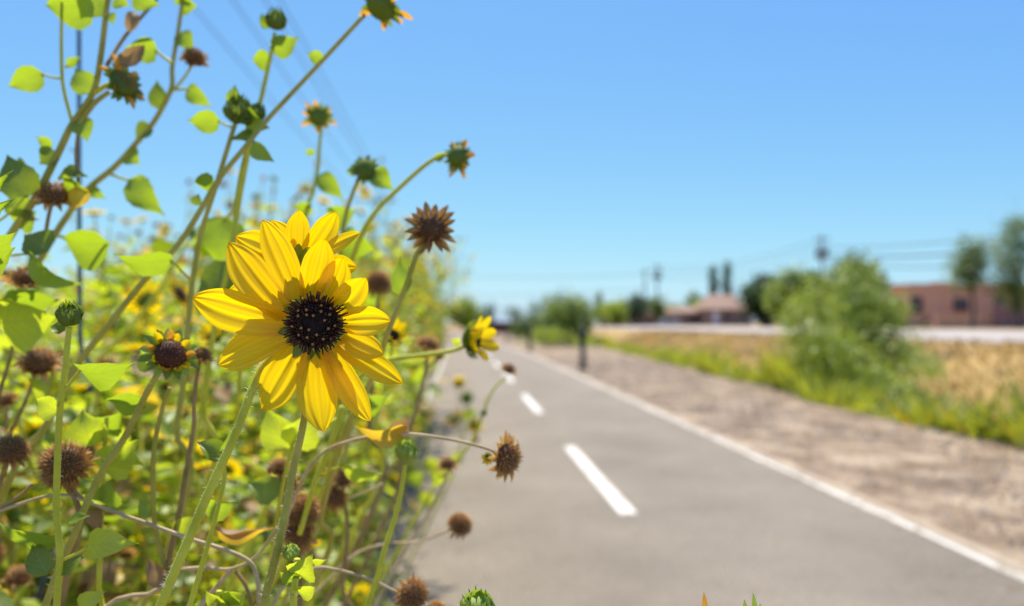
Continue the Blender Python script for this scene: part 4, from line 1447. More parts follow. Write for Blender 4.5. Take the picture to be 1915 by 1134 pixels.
# --- D: long diagonal stalk
d = .56
p = Plant('sunflower_stalk', 'long bare diagonal stalk ending in an orange petalled head at the top')
p.main([(682, 28, d + .03), (597, 120, d + .02), (502, 222, d + .01), (455, 280, d), (410, 335, d), (370, 402, d), (330, 462, d), (270, 525, d), (200, 612, d), (140, 690, d), (90, 790, d)], .0017, .0025, 'stem_olive')
p.head('starp', 712, 12, d + .03, 42, ax(.45, .75, -.5))
p.leaf((605, 112, d + .02), (573, 100, d + .02), 22, 'leaf2', (.1, .4))
p.leaf((325, 486, d - .03), (213, 476, d - .05), 44, 'leaf', (.1, 1.0), .2, .12, pet=(358, 525, d))
p.leaf((470, 272, d), (515, 304, d), 28, 'leaf2', (.1, .3))
p.leaf((398, 330, d), (362, 340, d), 26, 'leaf', (.2, 1.0), .2, .3)
p.leaf((366, 385, d), (372, 362, d), 18, 'leaf_shade', (.2, .3))
p.done()

# --- F: clump with green bud
d = .58
p = Plant('sunflower_stalk', 'brownish green stalk topped by a green leafy bud cluster')
p.main([(446, 215, d), (435, 247, d), (405, 345, d), (378, 430, d), (362, 510, d), (353, 600, d), (345, 700, d), (330, 800, d)], .0018, .0023, 'stem_olive')
p.branch([(463, 272, d), (448, 340, d), (441, 400, d), (440, 500, d), (452, 640, d + .02), (440, 800, d + .04)], .0017, .0018)
p.head('bud', 447, 214, d, 31, ax(.1, .8, .6), 0)
p.head('star', 462, 218, d, 34, ax(.25, .9, .3), 0)
p.head('bud', 478, 215, d, 20, ax(.5, .8, .3), 0)
p.leaf((436, 200, d), (440, 158, d), 24, 'leaf2', (.2, .1))
p.leaf((412, 226, d), (350, 226, d), 36, 'leaf2', (.1, .5), pet=(438, 240, d))
p.leaf((462, 222, d), (504, 240, d - .01), 44, 'leaf', (.1, .5))
p.leaf((440, 255, d), (480, 270, d - .01), 30, 'leaf_shade', (.1, .8))
p.leaf((420, 405, d + .08), (408, 500, d + .08), 74, 'leaf', (.3, .1), .12, pet=(440, 390, d + .05))
p.leaf((445, 515, d + .05), (365, 555, d + .05), 70, 'leaf_shade', (.2, .5), .12)
p.done()

# --- E
d = .62
p = Plant('sunflower_stalk', 'upright thin stalk with one round green bud between three small leaves')
p.main([(514, 62, d), (506, 106, d), (486, 195, d), (470, 260, d), (450, 360, d), (430, 480, d), (400, 620, d), (380, 760, d)], .0016, .0024, 'stem')
p.head('bud', 517, 44, d, 23, ax(.2, .8, .5), 0)
p.leaf((500, 56, d), (489, 24, d), 18, 'leaf2', (.3, .1))
p.leaf((510, 98, d), (560, 70, d), 36, 'leaf', (.1, .4))
p.leaf((506, 112, d), (470, 112, d), 32, 'leaf', (.1, .5))
p.done()

# --- G
d = .74
p = Plant('sunflower_stalk', 'slim bluish stalk with a small green head and one orange petal')
p.main([(601, 236, d), (597, 280, d), (594, 317, d), (585, 360, d), (572, 400, d), (560, 520, d), (540, 680, d)], .0015, .0024, 'stem')
p.head('starp', 596, 220, d, 24, ax(-.15, .5, -.85))
p.leaf((590, 284, d), (567, 284, d), 11, 'leaf2', (.1, .6))
p.leaf((598, 326, d), (644, 374, d), 32, 'leaf2', (.2, .3))
p.leaf((585, 392, d), (548, 384, d), 26, 'leaf', (.1, .6))
p.done()

# --- H
d = .66
p = Plant('sunflower_stalk', 'stalk with a spiky green star shaped head and a drooping leaf')
p.main([(680, 322, d), (668, 342, d), (650, 390, d), (640, 440, d), (630, 540, d), (620, 700, d)], .0016, .0022, 'stem_olive')
p.head('star', 683, 317, d, 28, ax(.1, .35, .9), 0)
p.leaf((700, 318, d), (737, 357, d), 34, 'leaf', (.3, .5), .25, .2)
p.leaf((662, 322, d), (647, 320, d), 10, 'leaf2', (.1, .5))
p.leaf((640, 440, d), (705, 470, d), 50, 'leaf', (.1, .7))
p.leaf((612, 410, d + .05), (668, 392, d + .05), 40, 'leaf', (.1, .5))
p.done()

# --- I
d = .62
p = Plant('sunflower_stalk', 'arching stalk nodding right with a dark green side facing head')
p.main([(838, 289, d), (820, 293, d), (788, 315, d), (735, 363, d), (707, 391, d), (680, 432, d), (650, 510, d + .02), (610, 640, d + .04)], .0016, .0024, 'stem')
p.head('starp', 855, 293, d, 30, ax(.62, -.15, -.75))
p.leaf((812, 298, d), (836, 286, d), 14, 'leaf2', (.2, .4))
p.done()

# --- J spiky seed head
d = .52
p = Plant('sunflower_stalk', 'stalk with the large dark spiky seed head against the sky')
p.main([(803, 436, d + .006), (794, 450, d + .003), (786, 464, d), (778, 480, d), (760, 532, d), (742, 580, d), (722, 630, d), (700, 700, d + .02), (640, 820, d + .04), (600, 960, d + .06)], .0016, .0024, 'stem_olive')
p.head('seed', 806, 428, d, 37, ax(.1, .12, .98), 3)
p.leaf((748, 552, d), (748, 478, d), 36, 'leaf', (.4, .1), .15)
p.done()

# --- blurred seed head right above hero
d = .85
p = Plant('sunflower_stalk', 'stalk with a dark round dried head right of the large flower')
p.main([(708, 545, d), (706, 580, d), (700, 660, d), (690, 800, d)], .002, .003, 'stem_brown')
p.head('fuzz', 708, 530, d, 27, ax(.1, .6, .7))
p.done()

# --- right side blossom seen from the side
d = .62
p = Plant('sunflower_stalk', 'side stalk holding a small yellow blossom over the path')
p.main([(878, 642, d), (850, 655, d), (790, 665, d), (720, 676, d), (660, 720, d), (620, 820, d)], .0016, .0022, 'stem')
hm = MB()
dome(hm, M['calyx'], .55, -.5, .0, 4, 12, .05); dome(hm, M['disc'], .5, .25, .0, 4, 12, .05)
for i in range(14):
    a_ = i / 14 * 6.283
    o = Vector((math.cos(a_), math.sin(a_), 0))
    leaf(hm, o * .45 + Vector((0, 0, -.2)), o * .85 + Vector((0, 0, .05)), .3, M['calyx'], o, 'oval', .2, .1, .02, 4, 2)
for i in range(8):
    a_ = i / 8 * 6.283 + .3
    o = Vector((math.cos(a_), math.sin(a_), 0))
    leaf(hm, o * .42, o * rnd.uniform(.9, 1.15) + Vector((0, 0, rnd.uniform(.5, .9))), .55, M['petal'], -o, 'petal', .4, .12, .02, 6, 4)
HEADS['cup'] = [hm.build('flower_head', link=False)]
HNAME['cup'] = 'flower_head'
p.head('cup', 886, 636, d, 42, ax(.93, .05, .35))
p.leaf((862, 640, d), (842, 636, d), 14, 'leaf2', (.1, .4))
p.done()

d = .8
p = Plant('sunflower_stalk', 'stalk with a flat brown seed head beside the yellow blossom')
p.main([(800, 660, d), (796, 690, d), (780, 760, d), (750, 850, d)], .0016, .0022, 'stem_brown')
p.head('seed', 800, 646, d, 25, ax(.2, .9, .2), 1)
p.branch([(796, 690, d), (815, 675, d), (820, 668, d)], .001, .001, 'stem_brown')
p.head('seed', 821, 664, d, 11, ax(.5, .6, .3), 0)
p.done()
d = .9
p = Plant('sunflower_stalk', 'thin stalk over the path with a small dark head above the lane dashes')
p.main([(948, 706, d), (930, 720, d), (912, 748, d), (904, 772, d), (880, 830, d), (820, 900, d), (760, 1000, d)], .0012, .002, 'stem')
p.head('seed', 951, 693, d, 16, ax(.4, .8, .2), 0)
p.head('bud', 905, 770, d, 7, ax(0, -1, .2), 0)
p.done()
d = 3.8
p = Plant('sunflower_stalk', 'stalk with two yellow blossoms and one green bud beside the path')
p.main([(874, 755, d), (868, 790, d), (862, 840, d), (830, 920, d), (770, 1040, d)], .0045, .006, 'stem')
p.branch([(866, 800, d), (880, 796, d), (886, 793, d)], .003, .003)
p.branch([(864, 830, d), (850, 800, d), (850, 790, d)], .003, .003)
p.head('bud', 873, 748, d, 14, ax(0, .9, .3), 0)
p.head('cup', 886, 793, d, 15, ax(.3, -.4, .8))
p.head('cup', 858, 716, d, 12, ax(.1, .3, .9))
p.branch([(868, 790, d), (858, 760, d), (857, 724, d)], .003, .003)
p.head('starp', 850, 785, d, 17, ax(-.2, .8, .5))
p.head('seed', 888, 822, d, 9, ax(.5, -.4, .6))
p.leaf((862, 850, d), (842, 868, d), 20, 'leaf2')
p.leaf((866, 780, d), (893, 764, d), 18, 'leaf2')
p.done()
d = 4.1
p = Plant('sunflower_stalk', 'leafy stalk with a faded yellow head left of the path blossoms')
p.main([(793, 785, d), (796, 850, d), (780, 940, d), (740, 1060, d)], .0045, .006, 'stem')
p.head('starp', 793, 775, d, 17, ax(-.1, .8, .5))
p.branch([(795, 830, d), (815, 815, d), (826, 800, d)], .003, .003)
p.leaf((795, 860, d), (850, 900, d), 26, 'leaf2')
p.leaf((792, 900, d), (758, 888, d), 26, 'leaf')
p.leaf((784, 930, d), (822, 938, d), 26, 'leaf2')
p.done()
d = .75
for (pl, lab) in ((((735, 627), (733, 650), (725, 700), (700, 800)), 'stalk with a bright yellow blossom right beside the large petals'),
                  (((400, 628), (395, 660), (380, 740), (360, 860)), 'stalk with a yellow blossom just left of the large flower')):
    p = Plant('sunflower_stalk', lab)
    p.main([(a_, b_, d) for a_, b_ in pl], .0014, .002, 'stem')
    p.head('cup', pl[0][0], pl[0][1], d, 26, ax(.4, .5, .6) if pl[0][0] > 500 else ax(-.3, .6, .6))
    p.done()

# --- brown arching stem + big seed head over the path
d = .50
p = Plant('sunflower_stalk', 'dry brown arching stalk with the spiky brown head over the path')
p.main([(925, 845, d), (900, 836, d), (842, 822, d), (755, 812, d), (660, 824, d), (590, 860, d + .02), (540, 960, d + .04), (500, 1100, d + .06)], .0009, .0014, 'stem_pale')
p.head('seed', 946, 855, d, 39, ax(.85, -.15, .5), 1)
p.head('cup', 914, 856, d + .01, 12, ax(-.4, -.2, .6))
p.leaf((762, 800, d), (664, 798, d), 36, 'leaf_yellow', (.1, .7), .35, .2)
p.leaf((738, 808, d + .003), (764, 778, d), 34, 'leaf_dry', (.2, .3), .3, .1)
p.done()

# --- green bud lower right
d = .50
p = Plant('sunflower_stalk', 'slender green stalk with a closed round bud over the undergrowth')
p.main([(758, 868, d), (752, 910, d), (741, 962, d), (722, 1020, d), (706, 1075, d), (686, 1140, d)], .0014, .0019, 'stem')
p.head('budl', 759, 848, d, 24, ax(.05, .95, .2))
p.done()

# --- seed heads low right
d = .68
p = Plant('sunflower_stalk', 'grey brown stalk reaching right with an oval tan seed head')
p.main([(848, 988, d), (830, 996, d), (780, 1014, d), (720, 1018, d), (660, 1040, d), (600, 1100, d)], .0009, .0014, 'stem_pale')
p.head('fuzz', 860, 982, d, 26, ax(.5, .6, .4))
p.done()
d = .8
p = Plant('sunflower_stalk', 'upright stalk with a small reddish brown seed head near the path edge')
p.main([(836, 884, d), (826, 910, d), (800, 960, d), (770, 1010, d), (730, 1080, d)], .0012, .002, 'stem_pale')
p.head('seed', 837, 869, d, 18, ax(0, .9, .4), 2)
p.leaf((826, 905, d), (806, 885, d), 24, 'leaf2')
p.done()
d = .66
p = Plant('sunflower_stalk', 'stalk with two clustered tan seed heads below the large flower')
p.main([(640, 905, d), (645, 940, d), (650, 1000, d), (640, 1100, d)], .0014, .002, 'stem_brown')
p.branch([(645, 935, d), (690, 918, d), (715, 905, d)], .001, .001, 'stem_pale')
p.head('seed', 640, 896, d, 24, ax(.1, .8, .5), 1)
p.head('seed', 626, 930, d, 26, ax(-.2, .2, .9), 1)
p.done()
d = .56
p = Plant('sunflower_stalk', 'dry stalk with stacked brown seed heads behind the right stem')
p.main([(525, 880, d), (528, 920, d), (548, 990, d), (560, 1060, d), (560, 1140, d)], .0018, .0022, 'stem_brown')
p.head('seed', 522, 876, d, 24, ax(-.1, .9, .4), 0)
p.head('seed', 535, 905, d + .01, 26, ax(-.3, .3, .8), 2)
p.head('fuzz', 566, 955, d, 36, ax(.3, .4, .8))
p.head('seed', 558, 1000, d, 34, ax(.1, -.1, .9), 1)
p.done()
d = .5
p = Plant('sunflower_stalk', 'pale dry stalk curving to a tan seed head at the bottom edge')
p.main([(754, 1112, d), (738, 1106, d), (693, 1084, d), (630, 1066, d), (585, 1064, d), (530, 1100, d), (490, 1170, d)], .0009, .0013, 'stem_pale')
p.head('fuzz', 770, 1112, d, 34, ax(.6, -.2, .6))
p.done()

# --- left middle seed heads
d = .60
p = Plant('sunflower_stalk', 'thin dark stalk with a ragged tan seed head above the big pale leaf')
p.main([(50, 545, d), (44, 554, d), (28, 607, d), (21, 663, d), (0, 734, d), (-20, 830, d)], .0012, .0016, 'stem_brown')
p.head('seed', 51, 524, d, 36, ax(.05, .95, .15), 1)
p.done()
d = .62
p = Plant('sunflower_stalk', 'stalk with a brown ragged head beside the tight green bud')
p.main([(68, 700, d), (60, 715, d), (52, 740, d), (30, 790, d), (0, 850, d)], .0012, .0016, 'stem_brown')
p.head('seed', 74, 682, d, 38, ax(.2, .8, .4), 0)
p.leaf((62, 730, d), (92, 725, d), 50, 'leaf2', (.2, .3))
p.done()
d = .5
p = Plant('sunflower_stalk', 'short stalk with a bristly orange tan head at the left border')
p.main([(15, 862, d), (5, 890, d), (-20, 960, d)], .0016, .002, 'stem_brown')
p.head('fuzz', 20, 845, d, 36, ax(.2, .8, .4))
p.done()
d = .47
p = Plant('sunflower_stalk', 'stalk with the largest fuzzy brown seed head at lower left')
p.main([(130, 915, d), (140, 930, d), (150, 980, d), (130, 1060, d), (110, 1150, d)], .0016, .0022, 'stem_brown')
p.head('fuzz', 122, 872, d, 50, ax(-.2, .5, .75))
p.leaf((150, 930, d), (240, 950, d + .02), 26, 'leaf', (0, .8))
p.done()
d = .7
p = Plant('sunflower_stalk', 'low stalk with a small ragged brown head at the bottom left')
p.main([(35, 1092, d), (20, 1110, d), (-10, 1160, d)], .0012, .0016, 'stem_brown')
p.head('seed', 35, 1080, d, 26, ax(.2, .8, .4), 0)
p.head('seed', 14, 750, d, 20, ax(-.2, .8, .4), 0)
p.branch([(14, 755, d), (10, 850, d), (0, 1000, d), (-10, 1160, d)], .001, .001, 'stem_brown')
p.done()

# --- L: green bud stalk left
d = .43
p = Plant('sunflower_stalk', 'straight pale green stalk with a tight dark green bud at left')
p.main([(130, 612, d), (127, 640, d), (121, 700, d), (113, 759, d), (108, 850, d), (106, 960, d), (112, 1040, d), (105, 1150, d)], .0016, .0020, 'stem', hairs=160)
p.head('bud', 131, 594, d, 27, ax(.15, .8, .5), 0)
p.leaf((122, 618, d), (94, 610, d), 22, 'leaf_shade', (0, .8))
p.leaf((146, 690, d), (256, 676, d - .01), 52, 'leaf', (-.1, .9), .15, .16, pet=(118, 735, d))
p.leaf((112, 770, d), (66, 745, d), 44, 'leaf2', (.2, .3))
p.leaf((118, 1005, d + .01), (-5, 975, d), 44, 'leaf', (.1, .9), .2, .14)
p.leaf((160, 1022, d), (262, 1017, d - .01), 46, 'leaf2', (-.1, .5), .18, .1, pet=(110, 1050, d))
p.leaf((90, 1075, d), (62, 1010, d + .01), 44, 'leaf_shade', (.2, .2), .12)
p.leaf((110, 1075, d), (165, 1035, d + .01), 26, 'leaf_shade', (.1, .7))
p.leaf((130, 975, d), (170, 965, d), 16, 'leaf', (.1, 1.0))
p.done()

# --- half withered flower with diagonal stem
d = .46
p = Plant('sunflower_stalk', 'diagonal green stalk with a half withered dark centred flower')
p.main([(300, 690, d), (272, 740, d), (235, 815, d), (192, 880, d), (165, 935, d), (135, 1010, d), (112, 1060, d), (85, 1134, d), (70, 1180, d)], .0019, .0024, 'stem_olive', hairs=120)
HEADS['half'] = [None]
hb = MB()
dome(hb, M['floret'], .62, .38, .05, 5, 16, .04)
for i in range(110):
    ph = i * 2.4; rr = math.sqrt((i + .5) / 110)
    spike(hb, (math.cos(ph) * rr * .55, math.sin(ph) * rr * .55, .05 + .34 * math.sqrt(1 - rr * rr)), (math.cos(ph) * rr, math.sin(ph) * rr, .8), .14, .035, M['floret'] if i % 5 else M['seed'])
dome(hb, M['calyx'], .7, -.45, 0, 4, 14, .03)
for i in range(15):
    a_ = i / 15 * 6.283; o = Vector((math.cos(a_), math.sin(a_), 0))
    leaf(hb, o * .5 + Vector((0, 0, -.1)), o * rnd.uniform(1.1, 1.35) + Vector((0, 0, rnd.uniform(-.3, .2))), .38, M['calyx'] if i % 3 else M['calyx_l'], (0, 0, 1), 'oval', .3, .1, .03, 4, 2)
for i in range(11):
    a_ = i / 11 * 6.283 + rnd.uniform(-.2, .2); o = Vector((math.cos(a_), math.sin(a_), 0))
    leaf(hb, o * .58, o * rnd.uniform(.8, 1.05) + Vector((0, 0, rnd.uniform(.2, .5))), .34, M['petal'] if i % 3 else M['petal_o'], -o, 'petal', .6, rnd.uniform(.1, .4), .05, 6, 4)
HEADS['half'] = [hb.build('flower_head', link=False)]; HNAME['half'] = 'flower_head'
p.head('half', 318, 664, d, 43, ax(.5, .4, .65))
p.leaf((290, 690, d + .02), (262, 655, d + .02), 36, 'leaf2', (.2, .4))
p.leaf((270, 745, d), (195, 745, d + .02), 40, 'leaf', (.1, .7))
p.done()
d = .5
p = Plant('sunflower_stalk', 'thin dark stalk with a small dark dried head behind the withered flower')
p.main([(377, 670, d), (371, 690, d), (364, 740, d), (362, 800, d), (350, 870, d), (335, 960, d), (318, 1040, d), (300, 1150, d)], .0011, .0020, 'stem_brown')
p.head('seed', 378, 666, d, 21, ax(.3, .8, .2), 2)
p.leaf((318, 1090, d), (276, 1040, d), 34, 'leaf_dry', (.3, .3), .4, .2)
p.branch([(313, 1063, d), (300, 1030, d), (288, 965, d), (288, 844, d), (305, 760, d), (318, 725, d)], .0020, .0014, 'stem_olive')
p.leaf((288, 965, d), (260, 930, d), 30, 'leaf', (.2, .4))
p.leaf((330, 1000, d), (372, 962, d), 30, 'leaf2', (.2, .4))
p.done()

# --- dry branches at the bottom
d = .47
br = Plant('dry_branch', 'pale dry branch lying diagonally through the lower left leaves', cat='branch')
br.main([(-30, 962, d), (0, 955, d), (76, 931, d), (115, 926, d), (156, 935, d), (215, 958, d), (278, 980, d), (365, 1011, d), (420, 1028, d), (468, 1052, d), (482, 1090, d), (486, 1150, d)], .0010, .0015, 'stem_pale')
br.branch([(156, 935, d), (130, 905, d), (110, 895, d)], .0012, .0008, 'stem_brown')
br.branch([(0, 950, d), (40, 925, d), (60, 905, d)], .0012, .0008, 'stem_brown')
br.leaf((170, 940, d + .01), (190, 1000, d + .01), 26, 'leaf_dry', (.4, .3), .5, .2)
br.done()
d = .5
br = Plant('dry_branch', 'forked ochre twig crossing behind the two main stems at the bottom', cat='branch')
br.main([(330, 1070, d), (375, 1062, d), (432, 1064, d), (480, 1040, d), (520, 985, d)][::-1] + [(300, 1100, d)], .0009, .0014, 'stem_pale')
br.branch([(432, 1066, d), (395, 1110, d), (350, 1160, d)], .0016, .0018, 'stem_pale')
br.branch([(440, 1068, d), (462, 1100, d), (474, 1150, d)], .0014, .0012, 'stem_brown')
br.leaf((388, 986, d), (510, 988, d), 26, 'leaf_yellow', (.1, .9), .5, .1)
br.leaf((400, 984, d - .004), (500, 986, d - .004), 18, 'leaf_dry', (.1, 1.4), .5, .08)
br.done()

# --- small leafy shoot bottom
d = .385
p = Plant('sunflower_shoot', 'young leafy shoot with bright green leaves at the bottom')
p.main([(556, 1045, d), (553, 1080, d), (549, 1110, d), (548, 1160, d)], .0016, .0019, 'stem', hairs=120)
p.head('budl', 546, 1036, d + .01, 18, ax(-.1, .8, .4))
p.leaf((562, 1082, d), (522, 1068, d - .005), 34, 'leaf', (.1, .8))
p.leaf((560, 1075, d - .004), (585, 1036, d - .01), 48, 'leaf2', (-.2, .5), .25, .15)
p.leaf((556, 1105, d), (594, 1092, d - .005), 34, 'leaf2', (.1, .5), .3, .1)
p.leaf((583, 1050, d), (612, 1046, d), 14, 'leaf2', (.1, .5))
p.done()
d = .42
p = Plant('sunflower_shoot', 'low cluster of round bright leaves at the bottom left of the stems')
p.main([(410, 1105, d), (405, 1134, d), (400, 1190, d)], .0016, .0019, 'stem')
p.leaf((425, 1140, d), (384, 1102, d), 34, 'leaf2', (.1, .6))
p.leaf((425, 1140, d), (462, 1108, d), 46, 'leaf2', (.1, .4))
p.leaf((440, 1140, d), (418, 1098, d), 36, 'leaf', (.1, .6))
p.leaf((150, 1140, d), (200, 1105, d), 34, 'leaf2', (.1, .5))
p.leaf((380, 950, d + .05), (445, 940, d + .05), 46, 'leaf', (.1, .5))
p.done()
d = .5
p = Plant('sunflower_shoot', 'cluster of cupped pale leaves behind the diagonal stem')
p.main([(200, 780, d), (195, 850, d), (190, 960, d), (185, 1100, d)], .0014, .0018, 'stem')
p.leaf((170, 835, d), (155, 765, d), 66, 'leaf2', (.3, .3), .35, .15)
p.leaf((195, 880, d), (262, 820, d), 60, 'leaf2', (-.2, .5), .3, .1)
p.leaf((192, 948, d), (205, 900, d), 56, 'leaf', (.2, .3), .2, .1)
p.leaf((200, 850, d + .02), (270, 870, d), 44, 'leaf2', (.1, .6), .2, .1)
p.leaf((190, 800, d + .02), (235, 765, d), 44, 'leaf', (.1, .6), .2, .1)
p.done()
d = .55
p = Plant('sunflower_shoot', 'leafy shoot with rounded leaves between the two main stems')
p.main([(560, 790, d), (540, 860, d), (520, 960, d), (500, 1100, d)], .0014, .0018, 'stem')
p.leaf((545, 835, d), (590, 770, d), 60, 'leaf2', (.2, .4), .2, .1)
p.leaf((540, 840, d), (500, 760, d), 60, 'leaf2', (.1, .4), .2, .1)
p.leaf((640, 870, d), (715, 885, d), 30, 'leaf2', (.1, .8), .2, .15, pet=(600, 880, d))
p.leaf((660, 760, d + .05), (730, 735, d + .05), 40, 'leaf', (.1, .6), .2, .15, pet=(600, 800, d))
p.leaf((520, 930, d), (462, 900, d), 44, 'leaf', (.1, .6), .2, .15)
p.branch([(640, 760, d), (620, 830, d), (590, 900, d), (560, 1000, d)], .0022, .0022, 'stem')
p.done()

# --- buds peeping in at the bottom edge
d = .36
p = Plant('sunflower_stalk', 'stalk with a sharp pale green hairy bud at the bottom edge')
p.main([(895, 1160, d), (890, 1200, d), (860, 1300, d)], .0018, .002, 'stem')
p.head('budl', 894, 1140, d, 36, ax(.05, .8, .5))
p.done()
p = Plant('sunflower_stalk', 'stalk whose orange and green bract tips poke up at the bottom edge')
p.main([(1370, 1200, d), (1340, 1260, d), (1200, 1400, d)], .0018, .002, 'stem')
tb = MB()
for (a_, b_, c_, e_, mm) in ((1318, 1150, 1316, 1107, 'petal_o'), (1310, 1150, 1314, 1128, 'petal_o'), (1392, 1155, 1392, 1120, 'calyx_l'), (1412, 1155, 1408, 1108, 'calyx_l'), (1424, 1155, 1421, 1128, 'calyx_l'), (1380, 1160, 1376, 1134, 'calyx_l'), (1340, 1175, 1330, 1140, 'petal_o')):
    leaf(tb, P(a_, b_ + 20, d), P(c_, e_, d), 13 / FPX * d, M[mm], CAMDIR, 'oval', .5, .03, .01, 6, 2)
p.todo.append(('leaf', tb))
p.head('star', 1368, 1185, d, 50, ax(0, .95, .2), 0)
p.done()
d = .5
p = Plant('sunflower_stalk', 'stalk barely showing a pale dried head at the bottom edge')
p.main([(812, 1145, d), (800, 1180, d), (780, 1240, d)], .0014, .002, 'stem_pale')
p.head('fuzz', 816, 1146, d, 24, ax(.3, .8, .3))
p.done()

# ------------------------------------------------------------------ HERO flower and the one behind it
def big_flower(label, stempts, r0, r1, center, d, disc_px, axis, petals, disc=True, hairs=380, rootx=None, mat='stem'):
    p = Plant('sunflower', label)
    C = P(center[0], center[1], d)
    A = Vector(axis).normalized()
    p.main(stempts, r0, r1, mat, sides=12, hairs=hairs, rootx=rootx)
    root = p.root
    off = tuple(root.location)
    dr = disc_px / FPX * d          # disc radius in metres
    X, Y, Z = frame(A, UP)
    hd = MB()

    def w(v):
        return C + X * v[0] + Y * v[1] + Z * v[2]

    def addloc(mb0, target):
        o = len(target.v)
        target.v.extend(tuple(w(v)) for v in mb0.v)
        target.uv.extend(mb0.uv)
        remap = [target.mi(m_) for m_ in mb0.mats]
        target.f.extend(tuple(i + o for i in f) for f in mb0.f)
        target.m.extend(remap[k] for k in mb0.m)
    r = random.Random(5)
    if disc:
        t = MB()
        dome(t, M['disc'], dr * .84, dr * .40, -dr * .05, 8, 32, .02)
        N = 330
        for i in range(N):
            f = (i + .5) / N
            ph = i * 2.399963
            rr = math.sqrt(f)
            z = dr * .38 * math.sqrt(max(0, 1 - rr * rr)) - dr * .03
            pos = Vector((math.cos(ph) * rr * dr * .84, math.sin(ph) * rr * dr * .84, z))
            out_ = Vector((math.cos(ph), math.sin(ph), 0))
            if rr > .76:
                d_ = out_ * r.uniform(.6, 1.2) + Vector((r.uniform(-.3, .3), r.uniform(-.3, .3), r.uniform(.35, 1.0)))
                ln, wd, mt = dr * r.choice((.16, .22, .28, .34, .40)) * r.uniform(.85, 1.1), dr * .032, 'floret'
                q0 = pos; q1 = pos + d_.normalized() * ln * .6; q2 = pos + d_.normalized() * ln + Vector((r.uniform(-.03, .03), r.uniform(-.03, .03), .0)) * dr
                t.tube([q0, q1, q2], [wd * .7, wd, wd * .75], M[mt], 6)
                if r.random() < .22:
                    e = q2 + Vector((r.uniform(-.08, .08), r.uniform(-.08, .08), -.03)) * dr
                    t.tube([q2, (q2 + e) / 2 + Vector((0, 0, .04 * dr)), e], [wd * .35, wd * .3, wd * .25], M['floret'], 5)
            elif rr > .45:
                d_ = out_ * .5 * rr + Vector((r.uniform(-.2, .2), r.uniform(-.2, .2), 1))
                ln = dr * r.uniform(.07, .15)
                t.tube([pos, pos + d_.normalized() * ln], [dr * .034, dr * .028], M['disc'] if r.random() < .5 else M['floret'], 6)
            else:
                ln = dr * r.uniform(.02, .05)
                t.tube([pos, pos + Vector((0, 0, 1)) * ln], [dr * .036, dr * .022], M['disc'], 6)
        for i in range(24):
            ph = i * 2.399963 + r.uniform(-.2, .2)
            rr = math.sqrt(.06 + .80 * (i + .5) / 24)
            z = dr * .38 * math.sqrt(max(0, 1 - rr * rr))
            pos = Vector((math.cos(ph) * rr * dr * .84, math.sin(ph) * rr * dr * .84, z))
            dv = Vector((math.cos(ph) * .4 * rr, math.sin(ph) * .4 * rr, 1)).normalized()
            e = pos + dv * dr * .10
            t.tube([pos, e], [dr * .045, dr * .042], M['floret'], 6)
            t.tube([e - dv * dr * .012, e + dv * dr * .02, e + dv * dr * .035], [dr * .048, dr * .050, dr * .02], M['pollen'], 8)
        addloc(t, hd)
    t = MB()
    dome(t, M['calyx_l' if disc else 'calyx'], dr * .8, -dr * .55, -dr * .08, 5, 20, .02)
    addloc(t, hd)
    ho = hd.build('flower_head', root, off)
    cb = MB()
    t = MB()
    for i in range(16):
        a_ = 2 * math.pi * i / 16 + .2
        o = Vector((math.cos(a_), math.sin(a_), 0))
        leaf(t, o * dr * .5 + Vector((0, 0, -dr * .55)), o * dr * r.uniform(1.1, 1.4) + Vector((0, 0, -dr * r.uniform(.65, .8))), dr * .42, M['calyx'], (0, 0, 1), 'oval', .3, .05, .02, 6, 4)
    addloc(t, cb)
    bo = cb.build('bracts', root, off); bo.parent = ho
    for q in petals:
        bxp, byp, txp, typ, wpx, dz0, dz1, turn, curl = q[:9]
        mb = MB()
        B, T = P(bxp, byp, d + dz0), P(txp, typ, d + dz1)
        n = CAMDIR + RIGHT * turn[0] + UP * turn[1]
        petal_mesh(mb, B, T, wpx * 1.1 / FPX * d, n, curl, q[9] if len(q) > 9 else .35, seed=bxp * 7 + typ)
        po = mb.build('petal', root, off); po.parent = ho
    for t_ in p.todo:
        t_[1].build('stem_hairs', root, off)
    p.stem.build('stem', root, off)
    return p


def petal_mesh(mb, B, T, width, n, curl, fold, seed=1, rows=24, cols=26):
    r2 = random.Random(seed)
    axv = T - B
    L = axv.length
    axv = axv / L
    n = (n - axv * n.dot(axv)).normalized()
    s = axv.cross(n)
    ph = r2.random() * 6
    tw = r2.uniform(-.25, .25)
    bend = r2.uniform(-.05, .05)
    vs, fs, uv = [], [], []
    for i in range(rows + 1):
        t = i / rows
        c = B + axv * L * t + n * (curl * L * math.sin(math.pi * t ** .9)) + s * (bend * L * math.sin(math.pi * t))
        body = (0.52 + 0.48 * math.sin(math.pi * min(1, .04 + t * .88)) ** .9)
        tipf = max(0.0, 1 - max(0, (t - .62) / .38) ** 2.0) ** .62
        hw = width / 2 * body * tipf * 1.03
        ang = tw * t
        ss, nn = s * math.cos(ang) + n * math.sin(ang), n * math.cos(ang) - s * math.sin(ang)
        for j in range(cols + 1):
            u = j / cols * 2 - 1
            ridge = .042 * width * (math.cos(u * math.pi * 3.2 + .3) + .3 * math.cos(u * 21 + ph)) * min(1, t * 4) * (1 - t * .55)
            h = -fold * hw * (1 - u * u) + ridge + .025 * L * math.sin(2.2 * u + 5 * t + ph) * u * u
            vs.append(c + ss * (u * hw) + nn * h)
            uv.append((j / cols, t))
    for i in range(rows):
        for j in range(cols):
            a = i * (cols + 1) + j
            fs.append((a, a + 1, a + cols + 2, a + cols + 1))
    mb.add(vs, fs, M['petal'], uv)


z0 = 0.006
